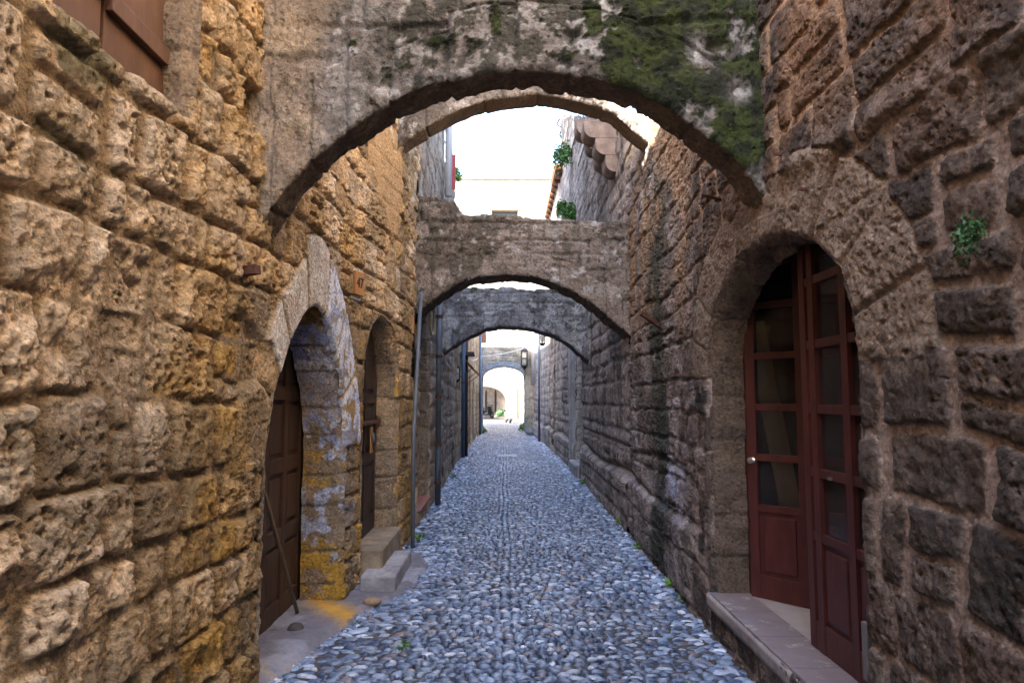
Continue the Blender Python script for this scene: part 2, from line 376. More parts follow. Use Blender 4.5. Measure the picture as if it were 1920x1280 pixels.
# --- style of the warm left wall
def style_left(U, Z, sd, seed, ops):
    d, r1, r2, r3, r4, bu, bz = masonry(U, Z, seed, (.19, .31), (.16, .34), .034, .12, .009, 2.2)
    rm = np.zeros(U.shape, bool)
    for o in ops:
        if o.ring:
            m, dd, a1, a2, ang = ringblocks(U, Z, o, seed)
            d = np.where(m, dd, d); r1 = np.where(m, a1*.4, r1); r2 = np.where(m, a2, r2); bu = np.where(m, 0, bu); bz = np.where(m, 0, bz); rm |= m
            r3 = np.where(m, .5, r3)
    p = sst(-.002, .016, d); core = sst(0, .05, d)
    soft = sst(.42, .68, fbm(U*.9+3, Z*.9, 777, 3))      # where the stones are eroded and mortar is full
    depth = .021*(.65+.6*r3)*(1-.18*soft)
    big = fbm(U*5, Z*5, seed+1, 3, .5)-.5; mid = ridge(U*13, Z*13, seed+2, 3)-.55; fin = fbm(U*42, Z*42, seed+3, 2, .6)-.5; crag = fbm(U*17, Z*17, seed+19, 4, .68)-.5
    rough = np.where(rm, .35, .55+.9*r4)
    wx = U*1.0+.03*(vn(U*20, Z*20, 5)-.5); wz = Z+.03*(vn(U*20, Z*20, 6)-.5)
    pt = pits(wx*17, wz*20, seed+4, .6, .50)*.030+pits(wx*38, wz*42, seed+5, .65, .48)*.014+pits(wx*7, wz*8, seed+6, .4, .42)*.042
    pt = pt*(.25+1.2*sst(.25, .7, fbm(U*2.5, Z*2.5, seed+9, 2)))*np.where(rm, .3, 1)
    h = p*depth+core*.004+(bu*(r1-.5)+bz*(r2-.5))*.04*core+p*rough*(big*.016+mid*.010+crag*.034)+fin*.012-pt*.85*p+(r4-.5)*.018*p
    h = h-(1-p)*(.014-.012*big)+(fbm(U*.7, Z*.7, seed+14, 2)-.5)*.07
    # weathered hollows
    h = h-.04*sst(.62, .75, fbm(U*1.8, Z*2.2, seed+15, 3))*p
    # colours
    tan = c3(.64, .435, .235); pale = c3(.78, .60, .42); grey = c3(.50, .385, .26); och = c3(.50, .29, .075)
    C = lerp(np.broadcast_to(tan, U.shape+(3,)), pale, sst(.55, .95, r1)*.9)
    C = lerp(C, grey, sst(.6, .95, r2)*.8)
    low = sst(2.6, 1.2, Z)*sst(.8, 2.6, U)
    och_m = sst(.42, .68, fbm(U*1.6+2, Z*1.6, 31, 4)+.10*low+.22*(r3-.5))
    C = lerp(C, och, och_m*(.42+.65*low)*(.6+.5*r4))
    ppale = sst(2.9, 2.2, U+.5*(fbm(U*2, Z*2, 39, 3)-.5))*sst(3.0, 2.4, Z)
    C = lerp(C, c3(.82, .64, .46), ppale*.65)
    mort = lerp(np.broadcast_to(c3(.27, .195, .125), U.shape+(3,)), c3(.44, .31, .18), fbm(U*3, Z*3, 88, 3))  # dirty mortar tone, deepened to imitate shaded crevices between the stones
    dirt = sst(.53, .66, fbm(U*2.3, Z*2.3, 33, 5)); C = lerp(C, c3(.24, .18, .11), dirt*.6)
    C = C*(.72+.42*r4)[..., None]
    C = lerp(mort, C, sst(-.008, .010, d))
    C = lerp(C, c3(.10, .105, .05), sst(.60, .70, fbm(U*3, Z*3, 35, 4))*sst(1.6, 2.6, Z)*sst(3.0, 2.0, U)*.7)
    lich = sst(.62, .70, fbm(U*16, Z*16, 36, 3)); C = lerp(C, c3(.15, .12, .08), lich*.4)
    smooth_pl = sst(.0, .18, 1.5*(fbm(U*2, Z*2, 37, 3)-.42)+.38-np.hypot((U-6.3)/1.2, (Z-3.75)/.55)*.5)
    h = h*(1-.75*smooth_pl)+.02*smooth_pl; C = lerp(C, c3(.50, .31, .14), smooth_pl*.9)
    for o in ops:
        if o.name == 'pointed':
            m, dd, a1, a2, ang = ringblocks(U, Z, o, seed)
            far = m & (ang > 1.75); near = m & (ang <= 1.75) & (ang > .62+.5*(fbm(U*6, Z*6, 49, 3)-.5))
            pn = fbm(U*8, Z*8, 40, 4)
            pn = fbm(U*11, Z*11, 40, 5, .65); cf = lerp(np.broadcast_to(c3(.80, .80, .85), U.shape+(3,)), c3(.42, .46, .64), sst(.56, .62, pn)*.9); cf = lerp(cf, c3(.45, .36, .26), sst(.64, .67, fbm(U*16, Z*16, 47, 4))); cf = lerp(cf, c3(.46, .27, .06), sst(.59, .62, fbm(U*7, Z*4, 41, 4))*.9)
            cn = lerp(np.broadcast_to(c3(.64, .55, .46), U.shape+(3,)), c3(.80, .74, .67), sst(.45, .6, pn))
            t = sst(0, .02, dd)[..., None]
            C = np.where(far[..., None], C*(1-t)+cf*t, C); C = np.where(near[..., None], C*(1-t*.85)+cn*t*.85, C)
            h = np.where(far | near, h*.35+.02*sst(0, .010, dd), h)
            jm = (U > o.c+o.w-.02) & (U < o.c+o.w+.28+.1*fbm(U*3, Z*3, 42, 2)) & (Z < o.zs+.1)
            pl = sst(.42, .60, fbm(U*6, Z*6, 43, 4)); band = sst(.55, .85, Z)*sst(1.45, 1.2, Z)
            cj = lerp(np.broadcast_to(c3(.30, .225, .15), U.shape+(3,)), c3(.50, .29, .05), sst(.55, .15, Z)*sst(.35, .5, fbm(U*4, Z*4, 44, 3)))
            cj = lerp(cj, c3(.45, .47, .62), pl*band*.8)
            C = np.where(jm[..., None], cj, C)
    hole = np.maximum(abs(U-3.33)/.12, abs(Z-3.02)/.10)+.5*(fbm(U*9, Z*9, 45, 2)-.5)
    h = h-.26*sst(1.15, .85, hole)
    return h, C
def style_right_near(U, Z, sd, seed, ops):
    nearness = sst(5.3, 4.7, U)
    d, r1, r2, r3, r4, bu, bz = masonry(U, Z, seed, (.21, .37), (.22, .52), .045, .28, .012, 1.9)
    rm = np.zeros(U.shape, bool)
    for o in ops:
        if o.ring:
            m, dd, a1, a2, ang = ringblocks(U, Z, o, seed); d = np.where(m, dd, d); r1 = np.where(m, a1, r1); rm |= m
            bu = np.where(m, 0, bu); bz = np.where(m, 0, bz)
    p = sst(-.003, .009, d); core = sst(0, .04, d)
    big = fbm(U*4.5, Z*4.5, seed+1, 3, .5)-.5; mid = ridge(U*13, Z*13, seed+2, 3)-.55; fin = fbm(U*40, Z*40, seed+3, 2, .6)-.5; crag = fbm(U*16, Z*16, seed+19, 4, .68)-.5
    wx = U+.03*(vn(U*20, Z*20, 5)-.5); wz = Z+.03*(vn(U*20, Z*20, 6)-.5)
    pt = pits(wx*19, wz*20, seed+4, .5, .45)*.016+pits(wx*40, wz*42, seed+5, .6, .48)*.010
    pt = pt*(.2+1.2*sst(.3, .7, fbm(U*2.5, Z*2.5, seed+9, 2)))
    amp = 1+.7*(1-nearness)
    h = p*.020*(.5+.8*r3)+core*.003+(bu*(r1-.5)+bz*(r2-.5))*.03*core+p*(big*.008+mid*.008+crag*.022)*amp+fin*.009-pt*p
    h = h+(1-p)*(.004+.02*big)+(fbm(U*.7, Z*.7, seed+14, 2)-.5)*.06
    far = 1-nearness
    led = sst(.70, .60, Z+.06*(fbm(U*1.5, Z*0, 91, 3)-.5))
    groove = np.exp(-((Z-.66+.05*np.sin(U*1.3))/.035)**2)+.7*np.exp(-((Z-.98+.04*np.sin(U*1.7))/.03)**2)
    h = h+far*(led*.04-groove*.045)
    ledge = np.exp(-((Z-(2.58+.10*(U-2.5)))/.05)**2)*sst(3.6, 3.0, U)   # a projecting band above the door
    h = h+.022*ledge
    brown = c3(.088, .067, .055); dark = c3(.048, .040, .037); red = c3(.118, .080, .064)
    C = lerp(np.broadcast_to(brown, U.shape+(3,)), dark, sst(.35, .9, r1)); C = lerp(C, red, sst(.6, .95, r2)*.8)
    C = lerp(C, c3(.26, .205, .17), sst(.50, .68, fbm(U*9, Z*9, 52, 5, .62))*.5)
    C = np.where(rm[..., None], lerp(np.broadcast_to(c3(.20, .15, .11), C.shape), c3(.27, .21, .165), r1), C)
    up = sst(2.35, 3.0, Z); C = lerp(C, c3(.28, .16, .09), up*.65*sst(.3, .6, fbm(U*2, Z*2, 53, 3)))
    mort = lerp(np.broadcast_to(c3(.36, .285, .25), U.shape+(3,)), c3(.23, .175, .145), sst(.48, .7, fbm(U*4, Z*4, 54, 4)))
    mort = lerp(mort, c3(.42, .25, .13), up*.6)
    farC = lerp(np.broadcast_to(c3(.23, .195, .19), U.shape+(3,)), c3(.36, .315, .31), sst(.45, .6, fbm(U*4, Z*4, 55, 4)))
    farC = lerp(farC, c3(.13, .105, .09), sst(.48, .60, fbm(U*2.2+5, Z*2.2, 56, 5, .6))*.85); farC = lerp(farC, c3(.40, .26, .16), sst(1.8, 2.8, Z)*sst(.4, .6, fbm(U*1.5, Z*1.5, 57, 3))*.6)
    C = lerp(C, farC, far); mort = lerp(mort, farC*.75, far)
    C = lerp(mort, C, sst(-.006, .004, d))
    C = lerp(C, c3(.62, .50, .35), sst(4.2, 4.5, Z)*.9)  # unseen upper wall made pale to bounce warm sunlight onto the left wall
    # patched mortar on the far jamb
    pm = sst(5.35, 4.9, U)*sst(4.55, 4.7, U)*sst(1.6, .9, Z)*sst(.36, .46, fbm(U*5, Z*5, 58, 3)); C = lerp(C, c3(.40, .32, .28), pm*.8)
    st = np.exp(-((U-6.35+.12*np.sin(Z*2))/.36)**2)*sst(.22, .42, fbm(U*6, Z*2.5, 59, 4)); C = lerp(C, c3(.045, .050, .040), np.clip(st*1.15, 0, .92)*sst(4.4, 3.0, Z))
    bl = sst(.5, .56, fbm(U*5, Z*5, 61, 3))*np.exp(-((U-5.85)/.35)**2)*np.exp(-((Z-.82)/.22)**2); C = lerp(C, c3(.42, .46, .60), bl)
    return h, C
def style_far(tone, tone2, seedc, led=True, rough=1.0, hc=(.22, .34), wb=(.3, .6)):
    t1, t2 = np.array(tone), np.array(tone2)
    def f(U, Z, sd, seed, ops):
        d, r1, r2, r3, r4, bu, bz = masonry(U, Z, seed, hc, wb, .03, .12, .007, 3.2)
        p = sst(0, .05, d)
        big = fbm(U*4, Z*4, seed+1, 3, .5)-.5; mid = ridge(U*10, Z*10, seed+2, 3)-.55; crag = fbm(U*13, Z*13, seed+19, 3, .65)-.5
        h = p*.018*(.4+r3)+p*(big*.012+mid*.013+crag*.038)*rough+(r4-.5)*.012+(fbm(U*.6, Z*.6, seed+14, 2)-.5)*.05
        if led:
            h = h+sst(.70, .58, Z+.08*(fbm(U*.8, Z*0, 91, 3)-.5))*.06-.06*np.exp(-((Z-.66+.05*np.sin(U*1.3))/.04)**2)-.03*np.exp(-((Z-1.0)/.03)**2)
        C = lerp(np.broadcast_to(t1, U.shape+(3,)), t2, sst(.3, .8, r1*.5+fbm(U*1.7, Z*1.7, seedc, 4)*.6))
        C = lerp(C, t1*.55, sst(.52, .64, fbm(U*2.6, Z*1.2, seedc+1, 4))*.75)
        C = lerp(C*.72, C, sst(0, .03, d))
        return h, C
    return f
def geo(a, b, k):
    n = int(math.log(b/a)/k); return a*np.exp(np.linspace(0, math.log(b/a), n))
ZF = np.concatenate([np.arange(-.12, 4.0, .0078), np.arange(4.0, 5.3, .02), np.arange(5.3, 9.05, .12)])
# reveals of an opening (jambs and soffit)
def reveal(name, side, o, depth, seed, parent, colf, Xf=None, mat=None):
    Xf = Xf or (XL if side < 0 else XR)
    B, s = o.boundary(.014); T = np.arange(-.01, depth+.01, .014)
    du = np.gradient(B[:, 0]); dz = np.gradient(B[:, 1]); L = np.hypot(du, dz)+1e-9
    nx, nz = -dz/L, du/L
    if (nx[3] > 0): nx, nz = -nx, -nz
    S, TT = np.meshgrid(s, T, indexing='ij')
    rng = np.random.RandomState(seed); jb = [0]
    while jb[-1] < s[-1]+.5: jb.append(jb[-1]+rng.uniform(.2, .36))
    jb = np.array(jb); wS = S+.03*(vn(S*3, TT*6, seed)-.5); bi = np.clip(np.searchsorted(jb, wS)-1, 0, len(jb)-2)
    d = np.minimum(wS-jb[bi], jb[bi+1]-wS); r1 = _h(bi, bi*0, seed+3); r2 = _h(bi, bi*0, seed+4)
    h = sst(0, .02, d)*.018*(.3+r1)+.05*(fbm(S*5, TT*5, seed+5, 2, .6)-.45)+.035*(fbm(S*16, TT*16, seed+15, 4, .65)-.5)+.015*(ridge(S*11, TT*11, seed+6, 3)-.5)-.014*pits(S*22, TT*22, seed+7, .5)
    off = .045*(1-sst(0, .05, TT))-h
    Ug = B[:, 0][:, None]+nx[:, None]*off; Zg = B[:, 1][:, None]+nz[:, None]*off
    X = Xf(Ug)+side*TT
    C = colf(Ug, Zg, TT, r1, r2, d, o)
    return grid(name, np.stack([X, Ug, Zg], -1), C, mat or M_STONE, parent)
def body(name, lo, hi, parent, mat=M_PLASTER):
    return MB().box(lo, hi).build(name, mat, parent)

# ================================================================ GROUND
def ground():
    me = raw_mesh('ground', np.array([(-150, -150, -.05), (150, -150, -.05), (150, 150, -.05), (-150, 150, -.05)], float), np.array([[0, 1, 2, 3]]), np.tile([.2, .18, .15], (4, 1)))
    tag(link('ground', me, M_CEM), kind='structure')
    # bedding the pebbles are set in
    us = np.concatenate([np.arange(-8, 2, .2), np.arange(2, 16, .03), np.arange(16, 72, .25)]); ts = np.linspace(0, 1, 90)
    U, T = np.meshgrid(us, ts, indexing='ij')
    X0 = np.where(U < 45, XL(U)-.45, -6.0-(U-45)*.2); X1 = np.where(U < 45, XR(U)+.1, 1.9)
    X = X0+(X1-X0)*T
    Z = -.004+.012*(fbm(X*8, U*8, 3, 3)-.5)+.02*(abs(X-.2)/1.5)**2
    C = lerp(np.broadcast_to(c3(.045, .045, .055), U.shape+(3,)), c3(.11, .095, .085), fbm(X*6, U*6, 4, 4))
    grid('path', np.stack([X, U, Z], -1), C, M_CEM); tag(bpy.data.objects['path'], kind='structure')
ground()
def apron_edge(U):     # right-hand limit (X) of the cement patch on the left side
    return np.interp(U, [2.4, 3.6, 4.05, 4.6, 5.1, 5.36, 5.8, 6.4, 6.9, 7.3], [-1.4, -1.3, -1.2, -1.08, -.97, -.82, -.70, -.66, -.74, -1.1])
def pebbles():
    rng = np.random.RandomState(5); cx = []; cy = []; sx = []; sy = []; hz = []
    y = 2.7; xc = .02
    while y < 46:
        far = y > 15
        dy = rng.uniform(.031, .046)*(1.0 if not far else 1.25)
        xl = float(XL(y))-.02 if y > 7.2 or y < 2.9 else float(apron_edge(y))+.01; xr = float(XR(y))+.02
        if y > 31.5: xl = -2.2 if y > 33 else -1.3
        for sgn in (-1, 1):
            xk = .034+rng.uniform(-.014, .008)
            x = xc+sgn*xk+.012*math.sin(y*1.9)
            lim = xl if sgn < 0 else xr
            while (x-lim)*sgn < 0:
                edge = min(abs(x-xl), abs(x-xr)); k = 1+.35*(edge < .3)+.12*(edge < .6)
                w_ = rng.uniform(.036, .090)*k*(.85+.4*float(vn(np.array([x*1.3]), np.array([y*1.1]), 3)[0]))*(1.0 if not far else 1.25)
                X = x+sgn*w_/2
                cx.append(X); cy.append(y+rng.uniform(-.012, .012)*k); sx.append(w_/2*.97); sy.append(dy*.5*rng.uniform(.85, 1.35)*(1+.2*(k > 1.2))); hz.append(rng.uniform(.011, .023))
                x += sgn*w_
        cx.append(xc+.012*math.sin(y*1.9)+rng.uniform(-.018, .018)); cy.append(y); sx.append(.040*rng.uniform(.75, 1.2)); sy.append(dy*.52); hz.append(.024)
        y += dy
    # stray stones over the edge of the cement
    for i in range(260):
        yy = rng.uniform(3.0, 7.3); e = float(apron_edge(yy)); cx.append(e-rng.exponential(.05)); cy.append(yy); sx.append(rng.uniform(.02, .04)); sy.append(rng.uniform(.015, .03)); hz.append(rng.uniform(.012, .022))
    cx, cy, sx, sy, hz = map(np.array, (cx, cy, sx, sy, hz)); n = len(cx)
    pal = np.array([1.12, 1.17, 1.24])*np.array([(.11, .14, .195), (.17, .21, .275), (.065, .088, .135), (.035, .048, .08), (.29, .325, .38), (.17, .145, .15), (.10, .11, .135), (.40, .41, .45)])
    pi = rng.choice(len(pal), n, p=[.22, .2, .2, .13, .09, .06, .06, .04]); pc = pal[pi]*rng.uniform(.75, 1.25, (n, 1))*(.72+.55*fbm(cx*1.6, cy*1.0, 44, 4))[:, None]
    warm = np.clip((3.9-cy)/.6, 0, 1)*np.clip((-.2-cx)/.6, 0, 1); pc = pc*(1-.5*warm[:, None])+np.array([.42, .34, .25])*.5*warm[:, None]
    ed = np.clip(1-np.minimum(cx-np.where(cy > 7.2, XL(cy), apron_edge(cy)), XR(cy)-cx)/.5, 0, 1); pc = pc*(1+.35*ed[:, None])
    ang = rng.normal(0, .16, n)+ed*rng.normal(0, .5, n); zb = .02*(abs(cx-.2)/1.5)**2+.008*np.sin(cy*1.7)*np.cos(cx*3)-.004
    tx = rng.normal(0, .18, n); ty = rng.normal(0, .12, n)
    for nm, sel, seg, rings in (('cobblestones', cy < 9, 12, 4), ('b', (cy >= 9) & (cy < 18), 8, 3), ('c', cy >= 18, 6, 2)):
        idx = np.where(sel)[0]; k = len(idx)
        ph = np.linspace(0, 2*np.pi, seg, endpoint=False); el = np.linspace(-.15, np.pi/2, rings+1)[:-1]
        ux = np.concatenate([np.cos(e)*np.cos(ph) for e in el]+[[0]]); uy = np.concatenate([np.cos(e)*np.sin(ph) for e in el]+[[0]]); uz = np.concatenate([np.full(seg, np.sin(e)) for e in el]+[[1]])
        sq = 1+.10*(np.cos(4*np.arctan2(uy, ux))*-1)
        sqr = rng.uniform(.75, 1.25, (k, 1))
        dfm = 1+.10*np.sin(np.arctan2(uy, ux)[None]*2+rng.uniform(0, 6, (k, 1)))+.07*np.sin(np.arctan2(uy, ux)[None]*3+rng.uniform(0, 6, (k, 1)))
        lx = ux[None]*sq*sx[idx, None]*dfm; ly = uy[None]*sq*sy[idx, None]*dfm
        lz = uz[None]**.85*hz[idx, None] if False else np.sign(uz)[None]*np.abs(uz)[None]**.8*hz[idx, None]
        lz = lz+lx*tx[idx, None]*.6+ly*ty[idx, None]
        ca, sa = np.cos(ang[idx])[:, None], np.sin(ang[idx])[:, None]
        V = np.stack([cx[idx, None]+lx*ca-ly*sa, cy[idx, None]+lx*sa+ly*ca, zb[idx, None]+lz], -1)
        nv = V.shape[1]; F = []
        for r in range(rings-1):
            for s_ in range(seg): F.append((r*seg+s_, r*seg+(s_+1) % seg, (r+1)*seg+(s_+1) % seg, (r+1)*seg+s_))
        F4 = np.array(F).reshape(-1, 4) if F else np.zeros((0, 4), int)
        top = (rings-1)*seg; F3 = np.array([(top+s_, top+(s_+1) % seg, nv-1, nv-1) for s_ in range(seg)])[:, :3]
        off = (np.arange(k)*nv)[:, None, None]
        q = (F4[None]+off).reshape(-1, 4); t3 = (F3[None]+off).reshape(-1, 3)
        me = bpy.data.meshes.new('cobblestones'); V2 = V.reshape(-1, 3)
        me.vertices.add(len(V2)); me.vertices.foreach_set('co', V2.astype(np.float32).ravel())
        lv = np.concatenate([q.ravel(), t3.ravel()]).astype(np.int32); me.loops.add(len(lv)); me.loops.foreach_set('vertex_index', lv)
        ls = np.concatenate([np.arange(len(q))*4, len(q)*4+np.arange(len(t3))*3]).astype(np.int32); lt = np.concatenate([np.full(len(q), 4), np.full(len(t3), 3)]).astype(np.int32)
        me.polygons.add(len(ls)); me.polygons.foreach_set('loop_start', ls); me.polygons.foreach_set('loop_total', lt)
        a = me.attributes.new('col', 'FLOAT_COLOR', 'POINT'); c4 = np.ones((len(V2), 4), np.float32); c4[:, :3] = np.repeat(pc[idx], nv, 0); a.data.foreach_set('color', c4.ravel())
        me.update(calc_edges=True)
        tag(link('cobblestones', me, M_PEB), kind='structure')
pebbles()
def apron():
    us = np.arange(3.0, 7.4, .012); ts = np.linspace(0, 1, 70); U, T = np.meshgrid(us, ts, indexing='ij')
    x0 = -1.75; x1 = apron_edge(U)+.07*(fbm(U*5, U*0, 8, 3)-.5)+.02; X = x0+(x1-x0)*T
    edge = sst(0, .12, x1-X)
    Z = -.02+edge*(.045+.03*fbm(X*3, U*3, 9, 3))+.03*sst(-1.0, -1.35, X)+.006*fbm(X*20, U*20, 10, 3)
    cr = ridge(X*3.2, U*3.2, 11, 2); crk = sst(.955, .985, cr); Z = Z-.012*crk
    C = lerp(np.broadcast_to(c3(.17, .16, .18), U.shape+(3,)), c3(.26, .26, .30), sst(.4, .6, fbm(X*4, U*4, 12, 4)))
    C = lerp(C, c3(.06, .05, .045), crk*.9)
    yel = sst(.50, .58, fbm(X*5, U*3, 14, 4)+.10)*np.exp(-((U-4.95+.9*(X+1.1))/.16)**2)*sst(-1.6, -1.3, X)*sst(-.75, -.95, X); C = lerp(C, c3(.55, .30, .05), yel)
    C = lerp(C, c3(.42, .30, .16), sst(.55, .62, fbm(X*4, U*4, 15, 4))*sst(4.3, 3.6, U)*.8)
    grid('cement_pavement', np.stack([X, U, Z], -1), C, M_CEM); tag(bpy.data.objects['cement_pavement'], kind='structure')
apron()
# ================================================================ LEFT, NEAR HOUSE
D1 = Opening(4.45, .80, .04, 1.22, 2.16, 1.62, .36, 'pointed')
D2 = Opening(6.30, .52, .32, 1.68, 2.30, 2.0, 0, 'round')
W1 = Opening(2.30, .44, 2.70, 3.74, 3.80, 9)
LH = empty('stone_house', (-1.3, 3.5, 0), 'warm ochre tuff house on the near left with a pointed doorway painted pale blue', 'house')
us = np.concatenate([np.arange(-8, 1.1, .12), geo(1.1, 8.02, .0034)])
wall('wall', -1, us, ZF[ZF < 6.7], style_left, 11, LH, [D1, D2, W1])
def rev_pointed(U, Z, T, r1, r2, d, o):
    sh = U.shape+(3,); C = lerp(np.broadcast_to(c3(.34, .25, .17), sh), c3(.26, .19, .13), r1)
    far = U > o.c; Z = Z+.22*(fbm(Z*5, T*5, 24, 3)-.5)+.0; n = fbm(Z*7, T*7, 21, 4)
    n = fbm(Z*12, T*12+U*5, 21, 5, .66); blue = lerp(np.broadcast_to(c3(.33, .37, .55), sh), c3(.62, .60, .66), sst(.46, .56, n)); blue = lerp(blue, c3(.36, .28, .2), sst(.60, .63, fbm(Z*17, T*17, 25, 4))); pink = lerp(np.broadcast_to(c3(.47, .39, .36), sh), c3(.42, .43, .56), sst(.52, .58, n))
    yel = c3(.50, .30, .06); k = lambda a, b: (far & (Z > a) & (Z <= b))[..., None]
    C = np.where(k(2.05, 9), np.broadcast_to(c3(.24, .13, .03), sh), C); C = np.where(k(1.72, 2.05), blue, C); C = np.where(k(1.42, 1.72), pink, C)
    C = np.where(k(1.15, 1.42), lerp(C, blue*1.1, sst(.42, .50, fbm(Z*9, T*9, 26, 5, .66))), C); C = np.where(k(.92, 1.2), lerp(C, yel, sst(.47, .53, fbm(Z*8, T*8, 27, 5, .66))*.8), C)
    C = np.where(k(.4, .9), lerp(C, c3(.44, .47, .60), sst(.50, .54, n)), C); C = np.where(k(-1, .50), lerp(C, c3(.50, .29, .04), sst(.44, .52, fbm(Z*5, T*5, 28, 5, .66))*.9), C)
    return lerp(c3(.2, .15, .1)*np.ones(sh), C, sst(0, .02, d))
def rev_plain(c, c_):
    def f(U, Z, T, r1, r2, d, o):
        sh = U.shape+(3,); C = lerp(np.broadcast_to(np.array(c), sh), np.array(c_), sst(.3, .7, r1*.5+.5*fbm(Z*6+U*6, T*6, 22, 4)))
        return lerp(C*.8, C, sst(0, .02, d))
    return f
reveal('door_surround', -1, D1, .30, 71, LH, rev_pointed)
reveal('door_surround', -1, D2, .24, 72, LH, rev_plain((.40, .28, .17), (.30, .22, .15)))
reveal('window_surround', -1, W1, .12, 73, LH, rev_plain((.40, .28, .17), (.30, .22, .15)))
body('back_wall', (-9, -8.2, 0), (-1.95, 8.1, 6.8), LH); body('sun_blocker', (-9, 5.2, 6.83), (-1.12, 8.1, 11.3), LH)  # second box is an added mass out of view, keeping sun off the right wall
MB().box((-2.0, -8.2, 6.64), (-1.22, 8.1, 6.82)).build('roof', M_ROOFTILE, LH)
def panel_leaf(name, w, h, mat, parent, M, cols=2, rows=((.12, .75), (.85, 1.35), (1.45, 2.1)), t=.05):
    """panelled leaf; local x across, y thickness (front at y=0, facing -y), z up"""
    lf = MB(); st = .085
    xs = [i*(w-st)/cols for i in range(cols+1)]
    for x in xs: lf.box((x, 0, 0), (x+st, t, h), .004, M)
    cur = 0; zz = [0]+[v for r_ in rows for v in r_]+[h]
    for a, b in zip(zz[0::2], zz[1::2]):
        for i in range(cols): lf.box((xs[i]+st-.001, .002, a), (xs[i+1]+.001, t-.002, b), .003, M)
    o = lf.build(name, mat, parent)
    for (a, b) in rows:
        for i in range(cols):
            pn = MB(); x0, x1 = xs[i]+st-.004, xs[i+1]+.004
            pn.box((x0, .022, a-.004), (x1, t-.006, b+.004), 0, M); pn.box((x0+.035, .008, a+.035), (x1-.035, .024, b-.035), .008, M)
            pn.build('panel', mat, o)
    return o
# local frame for leaves on the left wall: x -> +Y world, y -> -X world
def ML(X, Y, Z, rz=0): return Matrix.Translation((X, Y, Z)) @ Matrix.Rotation(R(90+rz), 4, 'Z')
def MRt(X, Y, Z, rz=0): return Matrix.Translation((X, Y, Z)) @ Matrix.Rotation(R(-90+rz), 4, 'Z')
d1 = panel_leaf('door', .86, 2.35, M_BROWNWOOD, LH, ML(-1.54, 3.58, .05), 2, ((.14, .52), (.62, 1.0), (1.1, 1.5), (1.6, 2.25)))
panel_leaf('door', .86, 2.35, M_BROWNWOOD, LH, ML(-1.54, 4.46, .05), 2, ((.14, .52), (.62, 1.0), (1.1, 1.5), (1.6, 2.25)))
d2 = panel_leaf('door', 1.02, 2.1, M_DARKWOOD, LH, ML(-1.262, 5.79, .32), 2, ((.15, .65), (.75, 1.2), (1.3, 1.95)))
MB().box((-1.264, 5.85, 1.33), (-1.215, 6.8, 1.36)).build('door_ledge', M_RUST, d2)
MB().box((0, 0, 0), (.10, .012, .24), .004, ML(-1.235, 6.42, 1.06)).build('notice_board', M_PLATE, d2)
MB().lathe([(0, 0), (.045, 0), (.045, .006), (0, .006)], 20, ML(-1.225, 6.47, 1.2) @ Matrix.Rotation(R(90), 4, 'X')).build('badge', M_BLUESH, bpy.data.objects['notice_board'])
# shutter in upper window
sh = MB(); 
for a, b in ((0, .42), (.44, .88)):
    sh.box((a, 0, 0), (b, .03, 1.2), .004, ML(-1.40, 1.86, 2.66))
shut = sh.build('shutter', M_SHUTWOOD, LH)
for zz in (.28, .78):
    for x0, x1, dz in ((0, .42, 0), (.44, .88, -.03)):
        MB().box((x0, -.028, zz+dz), (x1, .001, zz+dz+.07), .004, ML(-1.40, 1.86, 2.66)).build('batten', M_SHUTWOOD, shut)
for y_ in (1.82, 2.74): MB().box((-1.425, y_, 2.62), (-1.38, y_+.045, 3.9), .003).build('window_jamb', M_SHUTWOOD, LH)
# threshold block of the second door and the low step
def lump(name, lo, hi, mat, colf, parent=None, amp=.008, step=.02, seed=0, rnd=.012):
    """box with slightly worn, uneven faces (one closed mesh)"""
    b = bmesh.new(); bmesh.ops.create_cube(b, size=1)
    c = [(a+q)/2 for a, q in zip(lo, hi)]; d = [q-a for a, q in zip(lo, hi)]
    for v in b.verts: v.co = Vector((v.co.x*d[0]+c[0], v.co.y*d[1]+c[1], v.co.z*d[2]+c[2]))
    bmesh.ops.bevel(b, geom=list(b.edges), offset=rnd, segments=2, affect='EDGES')
    for ax in range(3):
        n = max(1, int(d[ax]/step))
        for i in range(1, n):
            p = Vector((0, 0, 0)); p[ax] = lo[ax]+d[ax]*i/n; nn = Vector((0, 0, 0)); nn[ax] = 1
            bmesh.ops.bisect_plane(b, geom=list(b.verts)+list(b.edges)+list(b.faces), plane_co=p, plane_no=nn)
    bmesh.ops.recalc_face_normals(b, faces=b.faces)
    b.normal_update()
    P = np.array([v.co[:] for v in b.verts]); Nn = np.array([v.normal[:] for v in b.verts])
    s1 = P[:, 0]*1.3+P[:, 1]*.9+P[:, 2]*.4; s2 = P[:, 2]*1.2-P[:, 0]*.5+P[:, 1]*.3
    h = amp*2*(fbm(s1*9, s2*9, seed, 4, .6)-.5)
    P2 = P+Nn*h[:, None]
    for v, q in zip(b.verts, P2): v.co = q
    me = bpy.data.meshes.new(name); b.to_mesh(me); b.free()
    C = colf(P, Nn); a = me.attributes.new('col', 'FLOAT_COLOR', 'POINT'); c4 = np.ones((len(P), 4), np.float32); c4[:, :3] = C; a.data.foreach_set('color', c4.ravel())
    return link(name, me, mat, parent)
def col_noise(c1, c2, s=6, seed=0):
    def f(P, Nn): return lerp(np.broadcast_to(np.array(c1), P.shape), np.array(c2), sst(.35, .65, fbm(P[:, 0]*s+P[:, 2]*s*.7, P[:, 1]*s+P[:, 2]*s, seed, 4)))
    return f
